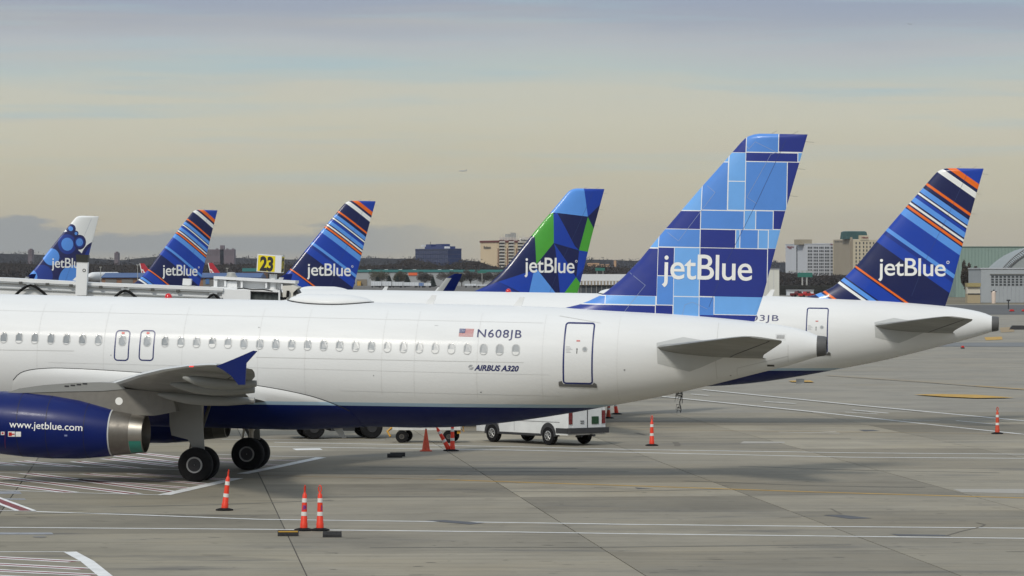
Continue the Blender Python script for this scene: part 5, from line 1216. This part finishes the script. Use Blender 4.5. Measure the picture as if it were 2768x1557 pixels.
# white roofed terminal shed between the faceted and mosaic tails
Y = 1150; k = mpp(Y); o = bldg('white_roofed_shed', 1640, Y, 0, 'long white roofed shed right of the green faceted tail')
pbox('roof', o, -75*k, 90*k, 0, 14, zat(759, Y), zat(741, Y), mat('shed_roof_white', S(206, 208, 210), .6, var=.05, vscale=.2)); pbox('fascia', o, -75*k, 90*k, -.3, 13, zat(771, Y), zat(759.2, Y), mat('fascia_beige', S(150, 138, 122), .7))
me = MB().box((0, -.45, 0), (4.2*k, .2, 10*k)).mesh('fascia_panel', TRW)
for i in range(18): link('fascia_panel', me, o, ((-72+i*8.8)*k, 0, zat(765, Y)))
pbox('lower_wall', o, -74*k, 89*k, .5, 13, 0, zat(771.2, Y), mat('shed_dark', S(62, 68, 74), .4, var=.3, vscale=.5))
for i in range(12): pbox('column', o, (-70+i*14)*k, (-69+i*14)*k, .2, .5, 0, zat(771.2, Y), GALV)
Y = 980; k = mpp(Y); o = bldg('white_box_building', 2086, Y, 0, 'plain white windowless box building behind the mosaic tail'); pbox('wall', o, -34*k, 20.5*k, 0, 12, 0, zat(728, Y), mat('box_white', S(200, 200, 192), .8, var=.05, vscale=.4)); pbox('parapet', o, -34.5*k, 21*k, -.15, 12.2, zat(728, Y), zat(726.5, Y), WHE)
for q in (-10, 5): pbox('panel_seam', o, q*k, q*k+.08, -.04, 0, 0, zat(729, Y), WHE)
# tan houses on the slope and the striped round tower, low blue roofed building
Y = 3300; k = mpp(Y); o = bldg('tan_flats', 1620, Y, 0, 'low tan block of flats on the wooded slope')
pbox('wall', o, -32*k, 0, 0, 15, 0, zat(711, Y), mat('flats_tan', S(170, 136, 104), .8)); pbox('wall', o, 4*k, 28*k, 3, 15, 0, zat(714, Y), mat('flats_tan2', S(156, 128, 102), .8)); pbox('stair_tower', o, 40*k, 46*k, 3, 12, 0, zat(704, Y), mat('flats_tan', S(170, 136, 104), .8))
grid_windows(o, [(-29+5*i)*k for i in range(6)], [zat(716, Y), zat(721, Y)], 2.2*k, 2*k, DKGLASS)
Y = 1500; k = mpp(Y); o = bldg('blue_roofed_hangar', 480, Y, 0, 'low brick hangar with a long blue roof at the left')
pbox('wall', o, -205*k, 225*k, 0, 30, 0, zat(751, Y), mat('hangar_brick', S(136, 100, 76), .85, var=.1, vscale=.1)); rf = MB(); rf.prism([(-1, zat(751, Y)), (-1, zat(749, Y)), (15, zat(737.5, Y)), (31, zat(749, Y)), (31, zat(751, Y))], 'x', -206*k, 226*k); build('roof', rf, mat('roof_steel_blue', S(56, 84, 128), .6, var=.1, vscale=.1), o)
for i in range(9): pbox('door_panel', o, (-195+i*44)*k, (-165+i*44)*k, -.3, 0, 0, zat(755, Y), mat('hangar_door', S(110, 108, 104), .7))
pbox('mural', o, 76*k, 86*k, -.5, -.3, zat(768, Y), zat(754, Y), mat('mural_blue', S(60, 100, 150), .6))
Y = 1750; k = mpp(Y); o = bldg('teal_roofed_store', 676, Y, 0, 'small brown store with a teal roof left of the yellow gate sign')
pbox('wall', o, -19*k, 40*k, 0, 20, 0, zat(734, Y), mat('store_brown', S(140, 98, 66), .85)); pbox('roof', o, -21*k, 42*k, -.8, 21, zat(734, Y), zat(725, Y), TL)
# castle-like apartment slab far off, two small towers on the skyline
Y = 5200; k = mpp(Y); o = bldg('skyline_apartments', 597, Y, 0, 'hazy apartment slab with a square tower on the far skyline'); FARB = mat('far_masonry', S(96, 84, 88), .9, var=.1, vscale=.02)
pbox('wall', o, -42*k, 36*k, 0, 30, 0, zat(674, Y), FARB); pbox('tower', o, -2*k, 8*k, 0, 20, 0, zat(663, Y), FARB)
for q in (-14, 14, 29): pbox('roof_block', o, q*k, (q+5)*k, 2, 15, zat(674, Y), zat(671.5, Y), FARB)
grid_windows(o, [(-38+5*i)*k for i in range(15)], [zat(679+5*i, Y) for i in range(3)], 2.2*k, 2.0*k, DKGLASS)
for u, v, lb in ((314, 680, 'hazy little tower block on the far skyline beside the leftmost tail'), (81, 672, 'hazy little tower block on the skyline above the left wood')):
    Y = 5300; k = mpp(Y); o = bldg('skyline_tower', u, Y, 0, lb); pbox('wall', o, -5*k, 5*k, 0, 25, 0, zat(v+3, Y), FARB); pbox('roof_block', o, -2.5*k, 2.5*k, 5, 20, zat(v+3, Y), zat(v, Y), FARB); grid_windows(o, [-3*k, 0, 3*k], [zat(v+7+4*i, Y) for i in range(4)], 1.5*k, 1.8*k, DKGLASS)
# hangars at the right edge
def zr(x, y): return 2400+x/4.527, 640+y/4.527
Y = 1120; k = mpp(Y); o = bldg('green_hangar', 2690, Y, 0, 'big pale green hangar at the right edge behind the white one')
GRN = mat('hangar_green', S(126, 146, 138), .7, var=.06, vscale=.2)
pbox('wall', o, -105*k, 200*k, 0, 45, 0, zat(667, Y), GRN)
for i in range(26): pbox('wall_rib', o, (-100+9*i)*k, (-99+9*i)*k, -.12, 0, 0, zat(668, Y), mat('hangar_green_rib', S(118, 138, 131), .7))
pbox('roof_edge', o, -106*k, 201*k, -.3, 45.3, zat(667, Y), zat(666, Y), GRN)
tr_ = MB(); ps = [(1395, 400), (1440, 345), (1500, 285), (1570, 225), (1666, 160), (1800, 95), (1950, 55), (2150, 40)]
Yw = 985; tp = [W(*zr(*p), Yw)-Vector(((2690-UC)/F*Y, Y, 0)) for p in ps]
ar_o = bldg('arched_hangar_roof', 2760, Yw, 0, 'curved white hangar roof with a dark lattice truss at the right edge')
tp = [W(*zr(*p), Yw)-ar_o.location for p in ps]
build('roof_shell', MB().prism([(p.x+.0, p.z-1.3) for p in tp]+[(tp[-1].x, 4.0), (tp[0].x+2, 4.0)], 'y', .3, 40), mat('shell_white', S(142, 148, 148), .7, var=.05, vscale=.2), ar_o)
la = MB(); la.tube(tp, .12, 5); la.tube([p-Vector((-.6, 0, 1.1)) for p in tp], .12, 5)
for i in range(len(tp)-1):
    for j in range(4): q0 = tp[i].lerp(tp[i+1], j/4); q1 = tp[i].lerp(tp[i+1], (j+1)/4); la.tube([q0, q1-Vector((-.6, 0, 1.1))], .09, 4)
build('lattice_truss', la, mat('truss_dark', (.12, .12, .12, 1), .7), ar_o)
Y = 905; k = mpp(Y); o = bldg('white_hangar', 2652, Y, 0, 'low white hangar with rows of small panes at the right edge')
HW = mat('hangar_white', S(154, 159, 162), .75, var=.05, vscale=.3)
pbox('wall', o, 0, 200*k, 0, 25, 0, zat(727, Y), HW); pbox('parapet', o, -.2, 200*k, -.2, 25, zat(727, Y), zat(724, Y), WHE)
pbox('door_track', o, 24*k, 200*k, -.4, 0, zat(742, Y), zat(740, Y), mat('track_grey', (.2, .2, .19, 1), .7))
grid_windows(o, [(31+11*i)*k for i in range(14)], [zat(640+q/4.527, Y) for q in (490, 522, 553, 586)], 6.5*k, 4*k, DKGLASS)
for i in range(14): pbox('door_leaf_seam', o, (25.5+11*i)*k, (25.5+11*i)*k+.07, -.14, -.02, 0, zat(742, Y), WHE)
Y = 890; k = mpp(Y); o = bldg('beige_shed', 2632, Y, 0, 'small beige shed left of the white hangar'); pbox('wall', o, -17*k, 18*k, 0, 4, 0, zat(794, Y), mat('shed_tan', S(160, 146, 118), .8)); pbox('upper_store', o, -17*k, 18*k, .3, 3.6, zat(794, Y), zat(775, Y), mat('shed_pale', S(190, 184, 170), .8)); pbox('roof', o, -17.6*k, 18.6*k, -.3, 4.2, zat(775, Y), zat(765, Y), mat('shed_ochre', S(150, 138, 96), .8)); pbox('dark_opening', o, -16*k, 18*k, -.12, 0, zat(796, Y), zat(793, Y), DKGLASS)
o = bldg('pale_mast_unit', 2686, 880, 0, 'pale upright stand with a dark crossbar before the white hangar', 'equipment'); k = mpp(880)
build('column', MB().lathe([(5*k, 0), (5.5*k, .8), (6*k, zat(790, 880)), (4*k, zat(787, 880))], (0, 0, 0), 'z', 12), mat('stand_pale', S(208, 190, 176), .7), o); build('crossbar', MB().box((0, -.1, zat(788.5, 880)), (15*k, .3, 3*k)).box((0, -.1, zat(785, 880)), (4*k, .3, 4*k)), TRIM, o)
# things low on the airfield at the right
for (u, v, w, h, m, lb, nm) in ((2735, 842, 13, 6, RED, 'low red barrier block right of the pale stand', 'barrier_block'), (2766, 842, 8, 6, RED, 'red barrier block at the very right edge', 'barrier_block'), (2602, 941, 8, 7, RED, 'small red marker lying on the taxiway edge', 'marker'), (2752, 890, 44, 11, TRIM, 'long dark barrier at the right edge above the yellow blocks', 'barrier')):
    p = GR(u, v); k = p.y/F; o = empty(nm, (p.x, p.y, -.03)); tag(o, lb, 'barrier')
    build('block', MB().prism([(-w*k/2, 0), (w*k/2, 0), (w*k*.45, h*k*.5), (w*k*.32, h*k), (-w*k*.36, h*k), (-w*k*.47, h*k*.5)], 'y', -.3, .3), m, o); build('foot', MB().box((0, 0, .05), (w*k*1.06, .8, .1)), TRIM, o)
p = GR(2726, 835); o = empty('lamp_post', (p.x, p.y, -.03)); tag(o, 'short dark lamp post beside the red barrier', 'lamp post'); build('post', MB().tube([(0, 0, 0), (0, 0, 1.6)], .12, 6), TRIM, o); build('head', MB().box((0, 0, 1.7), (.7, .4, .3)), TRIM, o)
for (u, v, m, lb) in ((2157, 803, mat('truck_dark_red', S(96, 28, 34), .4, coat=.3), 'dark red pickup left of the two near the sign gantry'), (2180, 804, mat('truck_red', S(170, 34, 34), .4, coat=.3), 'bright red pickup right of the two near the sign gantry')):
    p = GR(u, v); p.z = -.03; o = empty('pickup', p, .5); tag(o, lb, 'pickup truck', 'red pickups beyond the airfield')
    build('body', MB().prism([(-2.3, .5), (2.3, .5), (2.3, 1.15), (1.0, 1.2), (.6, 1.75), (-.6, 1.75), (-.75, 1.2), (-2.3, 1.2)], 'y', -.9, .9), m, o)
    build('cab_window', MB().box((0, -.9, 1.48), (1.0, .04, .36)), GLASS, o)
    for x in (-1.5, 1.5):
        for y in (-.8, .8): build('wheel', MB().lathe([(.42, -.13), (.42, .13)], (x, y, .42), 'y', 12), BLACK, o)
p = GR(2150, 799); k = p.y/F; o = empty('white_shed', (p.x, p.y, 0)); tag(o, 'low white portable building behind the red pickups', 'building'); pbox('wall', o, -20*k, 52*k, 4, 8, 0, zat(785, p.y), TRW); pbox('roof', o, -21*k, 53*k, 3.6, 8.4, zat(785, p.y), zat(783.5, p.y), WHE); pbox('door', o, 8*k, 12*k, 3.9, 4, 0, 1.8, DKGLASS)
Y = 1700; k = mpp(Y); o = bldg('sign_gantry', 2176, Y, 0, 'road sign gantry with a green board before the white hotel', 'sign'); pbox('board', o, -20*k, 20*k, -.3, 0, zat(749, Y), zat(737, Y), mat('road_sign_green', S(34, 104, 90), .6)); build('post', MB().tube([(-7*k, .3, 0), (-7*k, .3, zat(731, Y))], .4, 6), GALV, o); build('post', MB().tube([(5*k, .3, 0), (5*k, .3, zat(731, Y))], .4, 6), GALV, o); build('beam', MB().box((-10*k, .3, zat(732.5, Y)), (70*k, .5, .35)), GALV, o)
Y = 1800; k = mpp(Y); o = bldg('road_sign', 1622, Y, 0, 'green road sign on the slope right of the faceted tail', 'sign'); pbox('board', o, -13*k, 13*k, -.3, 0, zat(732, Y), zat(724, Y), MATS['road_sign_green']); build('post', MB().tube([(-8*k, .2, 0), (-8*k, .2, zat(726, Y))], .2, 5), GALV, o); build('post', MB().tube([(8*k, .2, 0), (8*k, .2, zat(726, Y))], .2, 5), GALV, o)
Y = 2000; k = mpp(Y); o = bldg('road_sign', 1303, Y, 0, 'green road sign above the trees left of the faceted tail', 'sign'); pbox('board', o, -12*k, 12*k, -.3, 0, zat(738, Y), zat(731.5, Y), MATS['road_sign_green']); build('post', MB().tube([(0, .2, 0), (0, .2, zat(733, Y))], .2, 5), GALV, o)
for u, v0, lb in ((131, 708, 'thin lamp mast beside the lettering of the leftmost tail'), (372, 716, 'thin lamp mast over the blue roofed hangar, left one'), (614, 725, 'thin lamp mast over the blue roofed hangar, right of the red tail'), (272, 722, 'thin lamp mast left of the blue roofed hangar')):
    Y = 1450; o = bldg('lamp_mast', u, Y, 0, lb, 'lamp post'); build('pole', MB().tube([(0, 0, 0), (0, 0, zat(v0, Y))], [.2, .1], 6), GALV, o); build('head', MB().box((0, 0, zat(v0, Y)), (1.0, .3, .25)), GALV, o)

# distant parked airliners: two red tails and a white nose
RT = mat('tail_red', S(170, 22, 40), .4, coat=.3)
def far_plane(u, vtop, Y, label, flip=True, tail=True):
    o = empty('distant_airliner', ((u-UC)/F*Y, Y, 0)); tag(o, label, 'airplane', 'airliners parked far across the airfield')
    sg = -1 if flip else 1; ht = zat(vtop, Y); kk = ht/11.84
    pts = lambda L: [(sg*(p[0]), p[1]) for p in L]
    fz = 3.0
    build('fuselage', MB().lathe([(.1, -30), (1.2, -28.5), (1.9, -25), (1.95, -2), (1.2, 3), (.3, 6)], (0, 0, 0), 'x', 20), WHITE, o, True, loc=(0, 0, fz), rot=(0, 0, math.pi if flip else 0))
    if tail:
        f = build('fin', MB().prism(pts([(-4.2, 4.2), (1.6, 4.2), (3.2, ht), (1.3, ht)]), 'y', -.2, .2), RT, o)
        sq = MB()
        for i, (x, z) in enumerate(((-1.2, 4.9), (-.2, 5.8), (.5, 6.8), (1.1, 7.7), (1.7, 8.6))):
            if z < ht-.5: sq.prism(pts([(x-.5, z-.45), (x+.5, z-.1), (x+.75, z+.45), (x-.1, z+.2)]), 'y', -.24, -.215)
        build('tail_script', sq, PWHITE, f)
        build('trailing_edge', MB().prism(pts([(1.4, 4.2), (1.7, 4.2), (3.3, ht), (3.0, ht)]), 'y', -.23, .23), PWHITE, f)
    build('wing', MB().box((-sg*12, 0, 2.6), (4, 28, .3)), WINGGREY, o); build('stabilizer', MB().box((sg*1.0, 0, 3.8), (2.5, 11, .2)), WINGGREY, o)
    for y in (-4, 4): build('wheel', MB().lathe([(.5, -.2), (.5, .2)], (-sg*12, y*.8, .5), 'y', 12), BLACK, o)
far_plane(583, 710.5, 1590, 'distant airliner with a red tail right of the second striped tail'); far_plane(397.5, 712, 1640, 'distant airliner with a red tail left of the second striped tail')
Y = 1570; o = empty('distant_airliner', ((240-UC)/F*Y, Y, 0), 1.25); tag(o, 'distant white airliner nose right of the bridge post', 'airplane', 'airliners parked far across the airfield')
build('fuselage', MB().lathe([(.1, 0), (.8, .5), (1.5, 1.8), (1.9, 4), (1.95, 9), (1.95, 28), (.4, 36)], (0, 0, 0), 'x', 20), WHITE, o, True, loc=(0, 0, zat(741.5, Y)-1.0)); build('engine', MB().lathe([(.7, 0), (1.0, .4), (1.0, 2.5), (.6, 4)], (3, -5, 3.2), 'x', 16), mat('engine_pale', S(170, 172, 176), .4), o, True); build('wing', MB().box((11, 0, 4.6), (4, 30, .3)), WINGGREY, o)
for y in (-3, 3): build('wheel', MB().lathe([(.5, -.2), (.5, .2)], (13, y, .5), 'y', 12), BLACK, o)
build('landing_gear_leg', MB().tube([(13, -3, .5), (13, -3, 5)], .2, 6).tube([(13, 3, .5), (13, 3, 5)], .2, 6), METAL, o)
# two aircraft in flight
AIRG = mat('airborne_grey', (.30, .31, .33, 1), .5)
def flying(u, v, Y, L, label, rz, pitch):
    o = link('flying_airplane', None, None, W(u, v, Y), (pitch, 0, rz)); tag(o, label, 'airplane', 'airplanes in flight')
    s = L/38
    build('fuselage', MB().lathe([(.1*s, 0), (1.2*s, 1.5*s), (1.95*s, 5*s), (1.95*s, 26*s), (1.0*s, 33*s), (.3*s, 38*s)], (-19*s, 0, 0), 'x', 14), AIRG, o, True)
    build('wing', MB().prism([(-5*s, 0), (1*s, 0), (8*s, -17*s), (6.5*s, -17*s)], 'z', -.8*s, -.4*s).prism([(-5*s, 0), (1*s, 0), (8*s, 17*s), (6.5*s, 17*s)], 'z', -.8*s, -.4*s), AIRG, o)
    build('fin', MB().prism([(12*s, 1*s), (17*s, 1*s), (19*s, 7.5*s), (17*s, 7.5*s)], 'y', -.25*s, .25*s), AIRG, o); build('stabilizer', MB().prism([(13*s, 0), (17*s, 0), (19*s, -6*s), (18*s, -6*s)], 'z', .5*s, .8*s).prism([(13*s, 0), (17*s, 0), (19*s, 6*s), (18*s, 6*s)], 'z', .5*s, .8*s), AIRG, o)
    for y in (-5.5, 5.5): build('engine', MB().lathe([(.9*s, 0), (1.1*s, 1*s), (.7*s, 4*s)], (-4*s, y*s, -1.9*s), 'x', 10), AIRG, o)
flying(1251, 462, 5200, 11.5, 'small airplane flying over the middle of the airfield', .1, 0); flying(2460, 65, 5200, 7.0, 'tiny airplane high in the sky at the upper right', math.pi-.15, 0)

# ------------------------------------------------------------------ trees
BARK = mat('bark', (.10, .085, .07, 1), .95); TWIG = mat('bare_twigs', (.075, .062, .05, 1), .95, var=.4, vscale=.25); TWIG2 = mat('bare_twigs_olive', (.085, .075, .042, 1), .95, var=.4, vscale=.25); EVER = mat('evergreen', (.028, .040, .026, 1), .9, var=.5, vscale=.3)
WOODM = mat('wood_brown', (.034, .027, .022, 1), 1, var=.4, vscale=.05); WOODB = mat('wood_far', (.026, .025, .027, 1), 1, var=.35, vscale=.02)
def leafbits(mb, c, r, n, s, rg, up=0.0, mi=0):
    for _ in range(n):
        while True:
            p = Vector((rg.uniform(-1, 1), rg.uniform(-1, 1), rg.uniform(-1, 1)))
            if p.length < 1: break
        q = Vector((c[0]+p.x*r[0], c[1]+p.y*r[1], c[2]+p.z*r[2])); a = Vector((rg.gauss(0, 1), rg.gauss(0, 1), rg.gauss(0, 1)+up)).normalized()*s*rg.uniform(.6, 1.5); b = Vector((rg.gauss(0, 1), rg.gauss(0, 1), rg.gauss(0, 1))).normalized()*s*.45
        mb.add([q-a*.5, q+b, q+a*.5], [(0, 1, 2)], mi)
def tree(u, Y, wpx, vtop, kind, label):
    k = mpp(Y); o = empty('bare_tree' if kind < 2 else 'evergreen_tree', ((u-UC)*k, Y, 0)); tag(o, label, 'tree', 'trees beyond the airfield'); H = zat(vtop, Y); R = wpx*k/2; rg = random.Random(int(u*7))
    tk = MB(); tk.tube([(0, 0, 0), (.1, 0, H*.3), (0, .1, H*.75)], [.28, .2, .06], 7); cr = MB()
    if kind < 2:
        for i in range(9):
            a = rg.uniform(0, 6.28); L = R*rg.uniform(.5, .95); b = Vector((0, 0, H*rg.uniform(.18, .45))); e = Vector((math.cos(a)*L, math.sin(a)*L*.7, H*rg.uniform(.55, .95))); tk.tube([b, b.lerp(e, .5)+Vector((0, 0, .3)), e], [.14, .09, .03], 5)
            leafbits(cr, e, (R*.42, R*.35, H*.2), 300, .6, rg, .8)
        leafbits(cr, (0, 0, H*.62), (R*.9, R*.6, H*.33), 900, .65, rg, .8)
    else:
        for i in range(9):
            q = i/9; leafbits(cr, (0, 0, H*(.12+.85*q)), (R*(1-q)*.95+.2, R*(1-q)*.8+.2, H*.09), int(420*(1-q)+60), .75, rg, -.2)
    build('trunk', tk, BARK, o, True); build('crown', cr, (TWIG, TWIG2, EVER)[kind], o, fix=False)
for u, w, vt, kd, lb in ((1026, 60, 733, 1, 'wide bare olive tree at the left end of the warehouse'), (1021, 26, 747, 2, 'dark evergreen low in the wide olive tree'), (1052, 24, 744, 2, 'dark evergreen right of the wide olive tree'), (1081, 38, 736, 1, 'bare olive tree left of the orange sign'), (1074, 20, 745, 2, 'narrow evergreen left of the orange sign'),
                         (1101, 26, 743, 2, 'bushy evergreen under the orange sign'), (1149, 44, 738, 0, 'grey bare tree right of the orange sign'), (1170, 18, 747, 2, 'pointed evergreen behind the right end of the trailers'), (1212, 50, 737, 0, 'grey bare tree behind the dark blue winglet'), (1248, 40, 737, 1, 'bare olive tree right of the dark blue winglet'),
                         (1272, 44, 731, 0, 'tall grey bare tree before the green road sign'), (1305, 46, 738, 0, 'grey bare tree under the green road sign'), (1336, 48, 735, 0, 'grey bare tree nearest the faceted tail')):
    tree(u, 2080 if kd < 2 else 2040, w, vt, kd, lb)
for u, w, vt, lb in ((2612, 22, 714, 'bare grey tree before the pale green hangar, nearest the striped tail'), (2634, 16, 728, 'small bare tree behind the beige shed')): tree(u, 960, w, vt, 0, lb)
def wood(name, u0, u1, prof, Y, dy, m, n, label, s, bits):
    """a far wood that reads as one mass: hundreds of bare crowns over a low bank"""
    rg = random.Random(len(name)*31+int(u0)); mb = MB(); xs, vs_ = [p[0] for p in prof], [p[1] for p in prof]
    for i in range(n):
        u = rg.uniform(u0, u1); y = Y+rg.uniform(0, dy); k = y/F; H = zat(float(np.interp(u, xs, vs_)), Y)*rg.uniform(.80, 1.03); x = (u-UC)*k; r = rg.uniform(.7, 1.3)*s*6
        leafbits(mb, (x, y, H*.80), (r, r, H*.22), bits, s*1.6, rg, .9); leafbits(mb, (x, y, H*.40), (r*1.3, r, H*.42), bits, s*2.6, rg)
    bk = [(u0+(u1-u0)*i/60) for i in range(61)]; rows = [[((u-UC)*Y/F*(1+dy/Y*.4), Y+dy*.4, z*zat(float(np.interp(u, xs, vs_)), Y)*.90) for u in bk] for z in (0, 1)]
    o = len(mb.v); mb.v += rows[0]+rows[1]; 
    for i in range(60): mb.f.append([o+i, o+i+1, o+i+62, o+i+61]); mb.m.append(0)
    ob = build(name, mb, m, fix=False); tag(ob, label, 'woods', kind='stuff'); return ob
wood('far_wood', -200, 2968, [(-200, 672), (60, 676), (150, 680), (250, 690), (330, 696), (420, 683), (540, 690), (640, 688), (800, 694), (960, 690), (1010, 688), (1070, 691), (1110, 690), (1230, 692), (1300, 701), (1560, 700), (1600, 692), (1700, 697), (2060, 700), (2110, 703), (2400, 706), (2968, 706)], 5400, 700, WOODB, 900, 'hazy bare wood along the far skyline', 2.2, 22)
wood('left_wood', -150, 1010, [(-150, 706), (0, 702), (100, 707), (240, 706), (400, 710), (560, 708), (700, 706), (960, 712), (1010, 715)], 2500, 350, WOODM, 420, 'brown bare wood behind the left hand tails', 1.1, 26)
wood('middle_wood', 985, 1700, [(985, 713), (1080, 706), (1095, 692), (1110, 690), (1190, 712), (1250, 702), (1290, 698), (1340, 716), (1450, 722), (1560, 712), (1700, 718)], 2350, 120, WOODM, 260, 'brown bare wood between the office block and the hotel', 1.0, 26)
wood('right_wood', 1990, 2700, [(1990, 722), (2110, 730), (2180, 742), (2300, 740), (2420, 745), (2580, 740), (2600, 716), (2625, 716), (2640, 745), (2700, 750)], 1900, 120, WOODM, 260, 'bare brush at the foot of the white and beige hotels', .8, 22)
def hedge(u0, u1, v0, v1, Y, m, name, label):
    mb = MB(); rg = random.Random(int(u0)); k = mpp(Y)
    for i in range(int((u1-u0)/2)): leafbits(mb, ((u0+i*2-UC)*k, Y, zat(v1, Y)*.5+zat(v0, Y)*.5), (2.5*k, 1.5, abs(zat(v0, Y)-zat(v1, Y))*.5), 26, .4, rg)
    mb.box((((u0+u1)/2-UC)*k, Y+.5, zat(v0, Y)*.45), ((u1-u0)*k, .6, zat(v0, Y)*.9)); ob = build(name, mb, m, fix=False); tag(ob, label, 'hedge', kind='stuff')
hedge(2060, 2500, 768, 800, 1240, mat('dark_brush', (.035, .035, .03, 1), 1, var=.4, vscale=.5), 'brush_strip', 'dark brush strip along the far edge of the airfield')

# ------------------------------------------------------------------ air between camera and skyline
HB = bpy.data.materials.new('haze'); HB.use_nodes = True; ht_ = NT(HB.node_tree); ht_.n.clear()
pv = ht_.new('ShaderNodeVolumePrincipled'); pv.inputs['Color'].default_value = (.86, .90, 1, 1); pv.inputs['Density'].default_value = 2.6e-5; pv.inputs['Anisotropy'].default_value = .2
mo = ht_.new('ShaderNodeOutputMaterial'); ht_.l.new(pv.outputs[0], mo.inputs['Volume'])
ztop = 380.0
hz = MB().box((0, 3400, (ztop-1.3)/2), (9600, 7200, ztop+1.3)); ho = build('haze', hz, HB); tag(ho, 'thin pale haze filling the air over the whole airfield', 'haze', kind='stuff')
